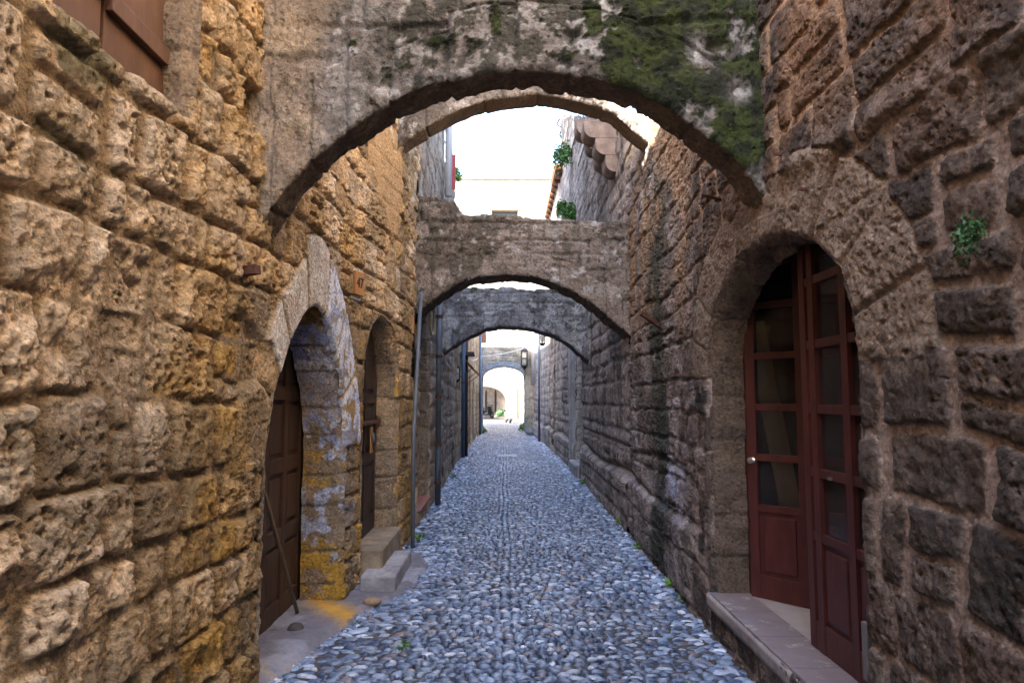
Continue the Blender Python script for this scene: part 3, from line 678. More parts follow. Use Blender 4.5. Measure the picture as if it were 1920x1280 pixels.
lump('threshold', (-1.42, 5.82, -.04), (-1.01, 6.84, .32), M_CEM, col_noise((.30, .23, .16), (.22, .17, .12), 5, 3), LH, .006)
def col_step(P, Nn):
    C = col_noise((.24, .23, .24), (.34, .33, .34), 5, 9)(P, Nn)
    pb = pits(P[:, 0]*60, P[:, 1]*60, 4, .9, .5)*(Nn[:, 2] > .8)
    C = lerp(C, c3(.50, .42, .38), sst(.15, .5, pb)); low = (P[:, 2] < .09) & (Nn[:, 2] < .5)
    return np.where(low[:, None], lerp(C, c3(.42, .36, .32), sst(.3, .6, pits(P[:, 1]*22, P[:, 2]*22+P[:, 0]*22, 6, .8, .5))), C)
st = lump('stone_step', (-1.14, 5.55, -.02), (-.86, 6.52, .16), M_CEM, col_step, None, .004, .012, 5, .008)
tag(st, 'low grey cement step topped with pebble aggregate below the second left doorway', 'step')
# number plate
pl = empty('house_number_plate', (float(XL(5.42))+.045, 5.42, 2.48), 'small ochre plate reading 47 between the painted pointed doorway and the round-headed doorway', 'sign', None, R(-14))
MB().box((-.012, -.075, -.095), (.012, .075, .095), .004).build('plate', M_PLATE, pl)
lump('mortar_bed', (-.06, -.12, -.15), (-.016, .11, .13), M_CEM, col_noise((.5, .45, .38), (.42, .34, .25), 9, 2), pl, .012, .02, 4, .02)
def text(s, size, M, mat, parent, name='lettering', ext=.002):
    cu = bpy.data.curves.new(name, 'FONT'); cu.body = s; cu.size = size; cu.extrude = ext; cu.align_x = 'CENTER'; cu.align_y = 'CENTER'
    t = bpy.data.objects.new(name, cu); COL.objects.link(t); bpy.context.view_layer.update()
    dg = bpy.context.evaluated_depsgraph_get(); me = bpy.data.meshes.new_from_object(t.evaluated_get(dg)); bpy.data.objects.remove(t)
    me.transform(M); o = link(name, me, mat, parent, False); return o
text('47', .12, Matrix.Translation((.0135, 0, 0)) @ Matrix.Rotation(R(90), 4, 'Z') @ Matrix.Rotation(R(90), 4, 'X'), M_INK, pl)
p2_ = empty('small_wall_plate', (float(XL(7.5))+.05, 7.5, 2.37), 'tiny ochre plate by the corner under the left end of the second thick arch', 'sign')
MB().box((-.01, -.05, -.09), (.01, .05, .09), .003).build('plate', M_PLATE, p2_)
# stick leaning on the door
a = at(508, 868, 4.25); a.x = -1.52; 
stick = MB().tube([(-1.50, 3.95, 1.33), (-1.47, 4.3, .95), (-1.44, 4.92, .08)], [.011, .013, .014], 8).build('leaning_stick', M_STICK, None, True)
tag(stick, 'thin pale wooden stick leaning against the brown panelled door on the left', 'stick')
def rock(name, c, r, mat, label, cat, seed=0, colv=(.12, .11, .10), group=None):
    b = bmesh.new(); bmesh.ops.create_icosphere(b, subdivisions=3, radius=1)
    P = np.array([v.co[:] for v in b.verts]); s = 1+.35*(fbm(P[:, 0]*1.5+5+seed, P[:, 1]*1.5+P[:, 2]*1.9, seed, 3)-.5)
    P = P*s[:, None]*np.array(r)
    for v, q in zip(b.verts, P): v.co = q
    me = bpy.data.meshes.new(name); b.to_mesh(me); b.free()
    at_ = me.attributes.new('col', 'FLOAT_COLOR', 'POINT'); c4 = np.ones((len(P), 4), np.float32); c4[:, :3] = colv; at_.data.foreach_set('color', c4.ravel())
    o = link(name, me, mat); o.location = c; tag(o, label, cat, group); return o
rock('loose_stone', (-1.36, 4.62, .06), (.05, .06, .042), M_CEM, 'dark fist-sized stone on the cement in front of the brown panelled door', 'stone', 3, (.07, .06, .055))
rock('loose_stone', (-.98, 5.25, .06), (.07, .05, .03), M_CEM, 'flat brown stone on the cement at the foot of the painted pier', 'stone', 6, (.28, .19, .12))
# ================================================================ RIGHT, NEAR HOUSE
DR = Opening(3.58, .98, .30, 1.72, 2.38, 2.1, .34, 'round')
RH = empty('stone_house', (1.5, 3.5, 0), 'dark brown stone house with pinkish mortar around the arched red glazed door', 'house')
us = np.concatenate([np.arange(-8, 1.1, .12), geo(1.1, 8.02, .0040)])
def ztR(u): return np.where(u < 6.0, 8.1, 4.6)  # near part extended out of view to reflect sun into the alley
wall('wall', 1, us, ZF, style_right_near, 23, RH, [DR], ztop=ztR)
reveal('door_surround', 1, DR, .22, 81, RH, rev_plain((.22, .16, .12), (.15, .11, .085)))
MB().box((1.36, 2.4, 3.1), (8, 3.6, 3.1)) if False else None
MB().box((3.4, -8.2, 0), (9, 6.0, 8.1)).box((3.4, 6.0, 0), (9, 8.05, 4.7)).build('back_wall', M_PLASTER, RH)
MB().box((1.33, -8.2, 8.0), (3.42, 6.0, 8.2)).box((1.46, 6.0, 4.62), (3.42, 6.05, 8.1)).box((1.46, 6.0, 4.5), (3.42, 8.05, 4.62)).build('roof', M_PLASTER, RH)
# room behind the open door
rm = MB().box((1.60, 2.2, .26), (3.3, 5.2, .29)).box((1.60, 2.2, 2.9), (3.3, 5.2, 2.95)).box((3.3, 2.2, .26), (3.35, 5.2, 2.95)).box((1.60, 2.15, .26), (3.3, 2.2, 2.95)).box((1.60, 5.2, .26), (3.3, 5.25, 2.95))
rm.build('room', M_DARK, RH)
# sill slab: tiled top on a cement riser
sill = lump('doorstep', (1.335, 2.4, .20), (1.72, 4.62, .292), M_CEM, col_noise((.24, .21, .21), (.34, .30, .28), 6, 12), RH, .006, .03, 3, .008)
lump('step_base', (1.375, 2.4, -.04), (1.72, 4.58, .20), M_CEM, col_noise((.14, .10, .07), (.09, .07, .05), 7, 13), RH, .014, .03, 7, .01)
yy = 2.42
for wd in (.44, .44, .43, .43, .41):
    MB().box((1.343, yy, .289), (1.60, yy+wd-.006, .304), .003).build('floor_tile', M_TILE_L, sill); yy += wd
M_SILLW = paint_mat('pale_worn_screed', (.33, .30, .29), .6, .12, 8, .2, (.35, .28, .26), .03)
MB().box((1.60, 2.42, .289), (2.3, 4.6, .3015)).build('inner_floor', M_SILLW, sill)
def glazed_leaf(name, cols, htop, M, parent, arc, sgn=1, hinge_drop=.5, t=.045):
    """cols: list of pane widths. Local x from 0 (hinge side if sgn) ; rows as in the photograph"""
    st = .062; rows = [.56, .88, 1.20, 1.53, 1.86]; base = 0
    xs = [0]; 
    for c in cols: xs.append(xs[-1]+st+c)
    W = xs[-1]+st
    top = lambda x: htop-hinge_drop*(abs((W-x) if arc > 0 else x)/W)**2.2
    fr = MB()
    for x in xs: fr.prism([(x, 0), (x+st, 0), (x+st, top(x+st)), (x, top(x))], t, M)
    fr2 = []
    for i in range(len(cols)):
        x0, x1 = xs[i]+st, xs[i+1]
        fr.box((x0-.001, .002, 0), (x1+.001, t-.002, .14), .002, M)
        for r_ in rows: fr.box((x0-.001, .004, r_-.022), (x1+.001, t-.004, r_+.022), .003, M)
        fr.prism([(x0, top(x0)-.07), (x1, top(x1)-.07), (x1, top(x1)), (x0, top(x0))], t-.004, M @ Matrix.Translation((0, .002, 0)))
    lf = fr.build(name, M_REDWOOD, parent)
    for i in range(len(cols)):
        x0, x1 = xs[i]+st, xs[i+1]
        pn = MB().box((x0-.004, .016, .136), (x1+.004, t-.012, .542), 0, M)
        if x1-x0 > .1: pn.box((x0+.03, .004, .17), (x1-.03, .02, .51), .008, M)
        pn.build('panel', M_REDWOOD, lf)
        zz = rows
        for a_, b2 in zip(zz, zz[1:]+[None]):
            if b2 is None:
                MB().prism([(x0-.002, a_+.02), (x1+.002, a_+.02), (x1+.002, top(x1)-.065), (x0-.002, top(x0)-.065)], .004, M @ Matrix.Translation((0, .02, 0))).build('pane', M_GLASS, lf)
            else:
                MB().box((x0-.002, .02, a_+.02), (x1+.002, .024, b2-.02), 0, M).build('pane', M_GLASS, lf)
    return lf
# far leaf, pushed inward: hinge at Y=4.50, X=1.58, swings toward +X
ang1 = math.degrees(math.atan2(4.06-4.50, 1.98-1.58))
L1_ = glazed_leaf('door_leaf', [.27, .20], 2.2, Matrix.Translation((1.585, 4.47, .305)) @ Matrix.Rotation(R(ang1+0), 4, 'Z'), RH, 1, 1, .06)
L1_['label'] = 'red glazed leaf pushed open inward'
MB().lathe([(0, 0), (.018, 0), (.018, .006), (.009, .012), (.009, .025), (.019, .032), (.019, .042), (0, .048)], 16, Matrix.Translation((1.585, 4.47, .305)) @ Matrix.Rotation(R(ang1), 4, 'Z') @ Matrix.Translation((.035, 0, .86)) @ Matrix.Rotation(R(90), 4, 'X')).build('door_knob', M_CHROME, L1_)
# near leaf, closed
L2_ = glazed_leaf('door_leaf', [.035, .27, .27], 2.12, MRt(1.575, 3.60, .305), RH, -1, 1, .25)
L2_['label'] = 'red glazed leaf standing nearly closed'
MB().box((1.545, 2.98, .36), (1.577, 3.03, .60), .004).build('bolt_plate', M_WIRE, L2_)
MB().box((1.568, 3.30, 1.165), (1.5765, 3.335, 1.18), .002).build('lock_plate', M_CHROME, L2_)
MB().box((1.60, 4.50, .30), (1.66, 4.56, 2.5), .004).build('door_frame', M_REDWOOD, RH)
# pale planks leaning inside
for (y0, y1, x0, lab) in ((4.15, 4.02, 2.35, 'pale wooden plank leaning inside behind the glass of the red door'),):
    mbp = MB(); mbp.box((-.07, -.01, 0), (.07, .01, 1.8), .003)
    pk = mbp.build('leaning_plank', M_STICK); pk.location = (2.02, 4.66, .31); pk.rotation_euler = (0, R(-9.5), 0); tag(pk, lab, 'plank')
# ================================================================ ARCHES
def arch(name, Y, thick, intr, top, seed, label, colf, amp=.03, step=.014, ring=.30, mat=None, cat='arch', extend=.12, joints=.32):
    I = np.array([[at(x, y, Y).x, at(x, y, Y).z] for x, y in intr]); T = np.array([[at(x, y, Y).x, at(x, y, Y).z] for x, y in top])
    # smooth the traced intrados
    def resample(P, n):
        L = np.concatenate([[0], np.cumsum(np.hypot(*np.diff(P, axis=0).T))]); q = np.linspace(0, L[-1], n)
        return np.stack([np.interp(q, L, P[:, 0]), np.interp(q, L, P[:, 1])], 1)
    I = resample(I, 400); k = np.hanning(25); k /= k.sum()
    Ip = np.pad(I, ((12, 12), (0, 0)), 'reflect', reflect_type='odd'); I = np.stack([np.convolve(Ip[:, 0], k, 'valid'), np.convolve(Ip[:, 1], k, 'valid')], 1)
    d0 = (I[0]-I[6]); d0 /= np.hypot(*d0); d1_ = (I[-1]-I[-7]); d1_ /= np.hypot(*d1_)
    I = np.concatenate([[I[0]+d0*extend], I, [I[-1]+d1_*extend]])
    L = np.hypot(*np.diff(I, axis=0).T).sum(); n = int(L/step); I = resample(I, n)
    s = np.concatenate([[0], np.cumsum(np.hypot(*np.diff(I, axis=0).T))])
    tx = I[:, 0]; tz = np.interp(tx, T[:, 0], T[:, 1])
    tg = np.gradient(I, axis=0); tg /= np.hypot(tg[:, 0], tg[:, 1])[:, None]
    H = (tz-I[:, 1]).mean(); nf = max(6, int(H/step)); nd = max(5, int(thick/step))
    cols = []; info = []   # perimeter: soffit (back->front), front up, top front->back, back down
    for j in range(nd): cols.append(('s', j/nd))
    for j in range(nf): cols.append(('f', j/nf))
    for j in range(nd): cols.append(('t', j/nd))
    for j in range(nf): cols.append(('b', j/nf))
    m = len(cols); P = np.zeros((n, m, 3)); A = np.zeros((n, m)); B = np.zeros((n, m)); isf = np.zeros((n, m))
    for j, (k_, f) in enumerate(cols):
        z0 = I[:, 1]; P[:, j, 0] = I[:, 0]
        if k_ == 's': P[:, j, 1] = Y+thick*(1-f); P[:, j, 2] = z0; B[:, j] = -thick*(1-f)
        if k_ == 'f': P[:, j, 1] = Y; P[:, j, 2] = z0+(tz-z0)*f; B[:, j] = (tz-z0)*f; isf[:, j] = 1
        if k_ == 't': P[:, j, 1] = Y+thick*f; P[:, j, 2] = tz; B[:, j] = (tz-z0)+thick*f; isf[:, j] = 2
        if k_ == 'b': P[:, j, 1] = Y+thick; P[:, j, 2] = tz+(z0-tz)*f; B[:, j] = (tz-z0)*(1-f)+50; isf[:, j] = 3
        A[:, j] = s
    # normals
    a_ = np.gradient(P, axis=0); b2 = (np.roll(P, -1, 1)-np.roll(P, 1, 1))
    nn = np.cross(a_, b2); nn /= np.linalg.norm(nn, axis=2, keepdims=True)+1e-9
    if nn[n//2, nd+nf//2, 1] > 0: nn = -nn
    perp = np.where(isf == 1, B*np.abs(tg[:, 0])[:, None], 0)
    rng = np.random.RandomState(seed); jb = [0]
    while jb[-1] < s[-1]+1: jb.append(jb[-1]+rng.uniform(.75, 1.2)*joints)
    jb = np.array(jb); wa = A+.02*(vn(A*4, B*4, seed)-.5); bi = np.clip(np.searchsorted(jb, wa)-1, 0, len(jb)-2); dj = np.minimum(wa-jb[bi], jb[bi+1]-wa)
    r1 = _h(bi, bi*0, seed+1); inring = (perp < ring*(.8+.4*r1)) | (isf == 0)
    dm, q1, q2, q3, q4, bu, bz = masonry(P[..., 0]+P[..., 1], P[..., 2], seed+3, (.17, .27), (.25, .5), .03, .1, .008)
    d = np.where(inring, np.minimum(dj, np.where(isf == 0, 9, np.abs(ring*(.8+.4*r1)-perp))), dm); r1 = np.where(inring, r1, q1)
    u = P[..., 0]+P[..., 1]*.8; v = P[..., 2]+P[..., 1]*.6
    h = sst(0, .02, d)*.015+(r1-.5)*.015+amp*2*(fbm(u*5, v*5, seed+5, 5, .62)-.5)+amp*.8*(ridge(u*11, v*11, seed+6, 3)-.55)-amp*.5*pits(u*20, v*20, seed+8, .45)-.06*pits(u*2.5, v*3, seed+9, .18, .22)
    h = np.where(isf == 2, h+amp*1.2*(vn(u*9, v*9, seed+10)-.5), h)
    if name == 'stone_arch' and Y < 4: h = h+.014*moss1(P[..., 0], P[..., 2], u, v)*(.4+1.2*fbm(u*45, v*45, 9, 2))*(isf == 1)
    P = P+nn*h[..., None]
    C = colf(P[..., 0], P[..., 2], u, v, isf, r1, d, perp)
    P = np.concatenate([P, P[:, :1]], 1); C = np.concatenate([C, C[:, :1]], 1)
    o = grid(name, P, C, mat or M_ARCH, None, None, flip=False)
    # make normals face outward
    bm = bmesh.new(); bm.from_mesh(o.data); bmesh.ops.recalc_face_normals(bm, faces=bm.faces); bm.to_mesh(o.data); bm.free()
    return tag(o, label, cat, None)
def col_arch(base, lightc, darkc, moss=None, soff=None, left_tan=False):
    base, lightc, darkc = map(np.array, (base, lightc, darkc))
    def f(X, Z, u, v, isf, r1, d, perp):
        C = lerp(np.broadcast_to(base, X.shape+(3,)), lightc, sst(.42, .62, fbm(u*5.5, v*5.5, 61, 6, .66))*.75)
        C = lerp(C, darkc, sst(.48, .60, fbm(u*3.2+7, v*3.2, 62, 5, .62))*.85)
        if left_tan:
            zt_ = at(960, 190, 3.45).z; zb_ = at(960, 40, 3.45).z; C = lerp(C, c3(.05, .05, .035), sst(.52, .57, fbm(u*9, v*9, 73, 5, .68)+.12*sst(zt_, zb_, Z)-.02)*.85*sst(-1.0, -.4, X))
        C = lerp(C, darkc*.45, sst(.58, .63, fbm(u*17, v*17, 63, 4, .6))*.7*sst(.45, .55, fbm(u*2.4, v*2.4, 69, 2)))
        C = lerp(C, np.array([.5, .48, .46]), sst(.68, .73, fbm(u*9+3, v*9, 66, 4))*.7)
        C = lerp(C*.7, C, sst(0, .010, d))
        if left_tan: C = lerp(C, lerp(np.broadcast_to(c3(.50, .38, .25), C.shape), c3(.36, .27, .19), sst(.4, .6, fbm(u*4, v*4, 68, 4))), sst(-.85, -1.15, X+.25*(fbm(u*3, v*3, 67, 3)-.5))*.8)
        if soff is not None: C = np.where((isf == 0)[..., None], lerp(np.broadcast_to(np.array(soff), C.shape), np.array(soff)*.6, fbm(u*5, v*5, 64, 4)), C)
        if moss is not None:
            mm = moss(X, Z, u, v)*((isf == 1) | (isf == 2))
            g = lerp(np.broadcast_to(c3(.020, .024, .012), C.shape), c3(.040, .052, .014), sst(.4, .6, fbm(u*14, v*14, 65, 3)))
            C = lerp(C, g, mm)
        return C
    return f
def moss1(X, Z, u, v):
    n = fbm(u*4, v*4, 71, 6, .68); z0 = at(960, 300, 3.45).z
    side_ = (sst(.35, .85, X)*.30-.05*sst(.3, 0, X))*sst(at(960, 400, 3.45).z, at(960, 250, 3.45).z, Z); topm = sst(at(960, 120, 3.45).z, at(960, 0, 3.45).z, Z)*.08*sst(-.3, .6, X)
    patch = np.exp(-((X-1.05)**2+(Z-at(960, 100, 3.45).z)**2)/.006)+np.exp(-((X-1.22)**2+(Z-at(960, 165, 3.45).z)**2)/.004)
    return np.clip(sst(.60, .64, n+side_+topm-.045)-patch*1.5, 0, 1)*sst(-.8, .2, X+.4*(n-.5)+.9)
def moss_top(Zc, w_=.1, k=.5):
    def f(X, Z, u, v): return sst(.50, .60, fbm(u*5, v*5, 72, 4)+k*np.clip((Z-Zc)/w_, -1, 0)+.10)*(Z > Zc-w_)
    return f
arch('stone_arch', 3.45, .22, [(478, 440), (492, 412), (541, 336), (617, 265), (725, 190), (807, 157), (920, 127), (1002, 126), (1105, 138), (1191, 163), (1262, 200), (1305, 233), (1392, 303), (1451, 392), (1470, 425)],
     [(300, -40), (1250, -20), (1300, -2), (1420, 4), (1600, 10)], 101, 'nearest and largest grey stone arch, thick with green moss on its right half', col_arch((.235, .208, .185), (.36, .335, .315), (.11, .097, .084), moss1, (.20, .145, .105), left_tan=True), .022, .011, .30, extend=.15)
arch('stone_arch', 6.7, .28, [(725, 300), (736, 284), (761, 260), (807, 233), (860, 205), (920, 184), (1002, 174), (1050, 181), (1099, 192), (1153, 208), (1191, 244), (1215, 262)],
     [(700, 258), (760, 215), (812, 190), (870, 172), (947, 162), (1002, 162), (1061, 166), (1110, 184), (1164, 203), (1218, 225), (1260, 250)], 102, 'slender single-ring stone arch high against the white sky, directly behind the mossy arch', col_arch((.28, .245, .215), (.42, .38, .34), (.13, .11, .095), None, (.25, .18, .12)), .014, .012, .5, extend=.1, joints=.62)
arch('stone_arch', 8.0, .48, [(755, 607), (774, 590), (822, 552), (869, 524), (912, 514), (981, 513), (1019, 520), (1062, 537), (1105, 562), (1148, 597), (1189, 636), (1205, 655)],
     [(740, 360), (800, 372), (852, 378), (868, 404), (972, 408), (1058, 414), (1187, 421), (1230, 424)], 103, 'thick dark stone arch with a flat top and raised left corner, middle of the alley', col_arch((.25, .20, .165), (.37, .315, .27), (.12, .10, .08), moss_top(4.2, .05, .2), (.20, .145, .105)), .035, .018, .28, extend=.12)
arch('stone_arch', 12.2, .5, [(812, 672), (828, 661), (869, 636), (912, 614), (946, 609), (998, 615), (1041, 627), (1075, 649), (1110, 681), (1122, 693)],
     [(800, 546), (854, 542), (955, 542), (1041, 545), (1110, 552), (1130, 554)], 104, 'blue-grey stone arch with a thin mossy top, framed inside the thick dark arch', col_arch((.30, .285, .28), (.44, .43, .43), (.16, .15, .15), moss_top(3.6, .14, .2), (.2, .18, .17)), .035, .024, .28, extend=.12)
arch('stone_arch', 30.5, .6, [(884, 812), (904, 812), (904.5, 760), (905, 703), (912, 695), (922, 690), (946, 686), (966, 690), (976, 695), (983, 703), (984, 760), (984, 812), (1010, 812)],
     [(880, 651), (893, 650), (954, 651), (1005, 650), (1012, 650)], 105, 'farthest small pale arch with a blue-grey voussoir ring, reaching down to the paving', lambda X, Z, u, v, isf, r1, d, perp: np.where((((perp < .24) & (isf == 1)) | (isf == 0))[..., None], lerp(np.broadcast_to(c3(.20, .25, .32), X.shape+(3,)), c3(.32, .37, .43), r1), lerp(np.broadcast_to(c3(.42, .38, .32), X.shape+(3,)), c3(.26, .25, .22), sst(.45, .6, fbm(u*2, v*2, 77, 4)))), .02, .05, .24, M_STONE_FAR, extend=.05, joints=.3)
# ================================================================ HOUSES FARTHER ALONG
def rows(dz, top, lo=-.12): return np.arange(lo, top+dz, dz)
# left 2: behind the thick arch, with a shallow tiled recess
NI = Opening(9.15, .68, .18, 2.80, 2.86, 10)
H2 = empty('stone_house', (-1.2, 10, 0), 'tall tan left house between thick dark arch and blue-grey arch, with tiled recess', 'house')
wall('wall', -1, np.arange(8.02, 12.3, .022), np.concatenate([rows(.02, 6.0), np.arange(6.1, 11.6, .1)]), style_far((.40, .30, .21), (.52, .42, .32), 31, False), 31, H2, [NI], mat=M_STONE)
reveal('recess_side', -1, NI, .34, 91, H2, rev_plain((.36, .28, .20), (.28, .22, .17)))
lump('recess_back', (-1.55, 8.3, 0), (-1.37, 10.0, 3.0), M_CEM, col_noise((.30, .23, .17), (.22, .17, .13), 3, 8), H2, .01, .05)
MB().box((-1.40, 8.48, .18), (-1.03, 9.82, .205), .004).build('tile_sill', M_TILE, H2)
body('back_wall', (-9, 8.1, 0), (-1.56, 12.3, 11.5), H2); body('roof', (-1.58, 8.1, 11.4), (-1.0, 12.3, 11.55), H2)
H3 = empty('stone_house', (-1.2, 13.5, 0), 'pale left house with a red shutter high up, seen beyond the tall tan house', 'house')
wall('wall', -1, np.arange(12.3, 15.3, .03), rows(.03, 6.75), style_far((.40, .31, .23), (.52, .45, .38), 33, False), 33, H3, [], mat=M_STONE_FAR)
body('back_wall', (-9, 12.3, 0), (-1.30, 15.3, 6.7), H3); body('sun_blocker', (-9, 12.3, 6.7), (-2.2, 15.3, 13), H3)  # hidden set-back box added to shade the right wall opposite
a = at(851, 268, 14.2); b = at(857, 322, 14.2)
shf = MB().box((-1.12, 14.0, 5.95), (-1.02, 14.04, 6.70), .01); shf.build('shutter', M_REDSH, H3)
H4 = empty('stone_house', (-1.2, 22, 0), 'long low tan left house beyond the blue-grey arch with dark arched doors', 'house')
dd4 = [Opening(19.6, .42, .1, 1.9, 2.3, 2.0), Opening(22.6, .5, .1, 1.9, 2.35, 2.0), Opening(25.4, .5, .1, 1.8, 2.25, 2.0), Opening(28.2, .45, .1, 1.8, 2.2, 2.0)]
wall('wall', -1, np.concatenate([np.arange(15.3, 20, .04), np.arange(20, 31.1, .06)]), rows(.05, 4.7), style_far((.42, .33, .23), (.54, .46, .35), 35, False, .7), 35, H4, dd4, mat=M_STONE_FAR)
for o in dd4:
    reveal('door_surround', -1, o, .22, 92, H4, rev_plain((.36, .28, .20), (.28, .22, .17)))
    MB().box((-1.52, o.c-o.w-.05, .05), (-1.46, o.c+o.w+.05, 2.5), .01).box((-1.46, o.c-.03, .05), (-1.44, o.c+.03, 2.5), .004).build('door', M_DARKWOOD, H4)
body('back_wall', (-9, 15.3, 0), (-1.56, 31.1, 4.65), H4); body('sun_blocker', (-9, 15.4, 4.65), (-2.5, 31.0, 7.6), H4)  # unseen set-back box added to cut the sunlit area across the lane
for yy in (20.6, 21.8): MB().box((-1.20, yy, 3.05), (-1.15, yy+.5, 3.85), .01).build('shutter', M_SHUTWOOD, H4)
cn = empty('canopy', (-1.16, 18.2, 2.4), 'broken lean-to canopy of rusty poles and dark board along the low left house', 'canopy')
MB().box((-.02, 0, .36), (.36, .9, .44), .01).build('roof_board', M_DARKWOOD, cn)
for k, (x_, z_) in enumerate(((.12, .22), (.22, .12), (.32, .02))): MB().tube([(x_, -.3, z_), (x_-.03, 2.6, z_-.02), (x_+.02, 5.4, z_-.05)], .022, 6).build('pole', M_RUST, cn)
for y_ in (0, 2.6, 5.0): MB().tube([(-.02, y_, -.25), (.34, y_, .02), (.0, y_, .30)], .014, 5).build('bracket', M_RUST, cn)
# right 2: ruined stepped top, niche, corbels
NR = Opening(14.3, .72, .25, 3.2, 3.26, 10); ND = Opening(20.6, .42, .2, 2.2, 2.6, 1.6)
H5 = empty('stone_house', (1.6, 12, 0), 'rough pinkish-grey right house behind the mossy arch, carrying two lobed corbels', 'house')
def zt5(u): return np.interp(u, [7.0, 8.0, 9.0, 10, 12, 14, 16, 18.1], [4.55, 4.95, 5.4, 5.85, 6.7, 7.55, 8.4, 9.25])
wall('wall', 1, np.concatenate([np.arange(8.02, 12, .02), np.arange(12, 18.0, .03)]), np.concatenate([rows(.02, 6.2), np.arange(6.23, 9.4, .04)]), style_far((.31, .26, .235), (.42, .35, .315), 41, True, 1.25), 41, H5, [NR], ztop=lambda u: zt5(u)+.10*(vn(u*3, u*0, 9)-.5), mat=M_STONE)
reveal('recess_side', 1, NR, .3, 93, H5, rev_plain((.42, .37, .34), (.52, .48, .45)))
lump('recess_back', (1.84, 13.4, 0), (2.0, 15.2, 3.4), M_CEM, col_noise((.30, .27, .25), (.38, .35, .34), 3, 8), H5, .01, .08)
lump('doorstep', (1.42, 13.62, -.03), (1.86, 15.0, .27), M_CEM, col_noise((.34, .32, .32), (.26, .25, .25), 3, 8), H5, .01, .05)
bb = MB()
for y0, y1 in ((8.02, 9), (9, 10), (10, 12), (12, 14), (14, 16), (16, 18)): bb.box((2.02, y0, 0), (9, y1, float(zt5(y0))-.1)); bb.box((1.54, y0, float(zt5(y0))-.25), (2.02, y1, float(zt5(y0))-.1))
bb.build('back_wall', M_PLASTER, H5)
pil = lump('pilaster', (1.46, 15.05, -.03), (1.66, 15.45, 3.45), M_CEM, col_noise((.30, .29, .29), (.42, .41, .42), 2.5, 18), H5, .012, .06)
# corbels
for k, (yy, nm) in enumerate(((8.95, 'nearer'), (9.85, 'farther'))):
    cb = empty('stone_corbel', (1.5, yy, 4.6), f'{nm} of the two lobed stone corbels jutting from the right wall', 'corbel')
    zt = 5.24+.40*k
    for j, (prot, zz) in enumerate(((.14, zt-.46), (.27, zt-.23), (.42, zt))):
        pr = []
        for q in range(13):
            tq = q/12*math.pi/2; pr.append((-(prot-.13)-.13*math.sin(tq)*1.0, -.25+.13*(1-math.cos(tq)) if True else 0))
        poly = [(.12, 0), (-prot, 0)]+[(-prot+.13*(1-math.cos(tt)), -.10-.125*math.sin(tt)) for tt in np.linspace(0, math.pi/2, 8)]+[(.12, -.225)]
        mb = MB().prism(poly, .36, Matrix.Translation((-.02, -.18, zz-4.6)))
        o = mb.build('lobe', M_CORB, cb)
# putlog hole beneath corbels is cut as a dark recess box
H6 = empty('stone_house', (1.7, 20, 0), 'right house with an overhanging orange tiled eave against the sky', 'house')
wall('wall', 1, np.arange(18.0, 22.5, .05), rows(.05, 7.6), style_far((.40, .34, .30), (.50, .42, .38), 43, True, .8), 43, H6, [ND], mat=M_STONE_FAR)
reveal('door_surround', 1, ND, .2, 94, H6, rev_plain((.30, .26, .22), (.38, .33, .28)))
MB().box((1.84, 20.1, .15), (1.90, 21.1, 2.8), .01).build('door', M_BLUESH, H6)
body('back_wall', (1.95, 18, 0), (9, 22.5, 7.55), H6)
ev = MB(); ev.box((0, 0, 0), (1.2, 4.9, .05), 0, Matrix.Translation((1.35, 17.6, 7.62)) @ Matrix.Rotation(R(-16), 4, 'Y')); er = ev.build('roof', M_ROOFTILE, H6)
m_ = MB()
for k in range(22): m_.tube([(1.33, 17.7+k*.22, 7.70), (2.5, 17.7+k*.22, 8.03)], .085, 8)
m_.build('roof_tile', M_ROOFTILE, er, True)
for k in range(9): MB().box((1.38, 17.8+k*.55, 7.52), (1.75, 17.88+k*.55, 7.61), .005).build('rafter_end', M_BROWNWOOD, er)
H7 = empty('stone_house', (1.7, 26, 0), 'grey-blue right house just before the farthest arch', 'house')
wall('wall', 1, np.arange(22.5, 31.1, .06), rows(.05, 6.4), style_far((.36, .34, .35), (.48, .46, .47), 45, True, .8), 45, H7, [], mat=M_STONE_FAR)
body('back_wall', (1.95, 22.5, 0), (9, 31.1, 6.35), H7)
MB().box((1.22, 29.2, 4.3), (1.28, 30.2, 5.6), .01).build('shutter', M_BLUESH, H7)
# beyond the farthest arch
H8 = empty('plastered_house', (-2, 36, 0), 'left house beyond the farthest arch with brown shutters opened into the lane', 'house')
body('wall', (-9, 31.1, 0), (-1.45, 42, 5.9), H8, M_PLASTER)
MB().box((-1.44, 36.5, 4.6), (-.95, 36.56, 5.5), .01).build('shutter', M_SHUTWOOD, H8)
MB().box((-1.44, 35.4, 3.7), (-1.25, 35.46, 4.4), .01).build('shutter', M_SHUTWOOD, H8)
H9 = empty('stone_house', (1.7, 40, 0), 'sunlit right wall house beyond the farthest arch', 'house')
XR9 = lambda u: np.interp(u, [31, 44, 54.2], [1.30, 1.42, 1.10])
wall('wall', 1, np.arange(31.0, 54.1, .12), rows(.10, 7.5), style_far((.46, .40, .34), (.56, .50, .44), 47, True, .6), 47, H9, [], mat=M_STONE_FAR, Xf=XR9)
body('back_wall', (1.75, 31.1, 0), (9, 54.1, 7.45), H9)
m_ = MB().box((.98, 51.2, .1), (1.12, 51.9, 2.4), .01); m_.build('door', M_BROWNWOOD, H9)
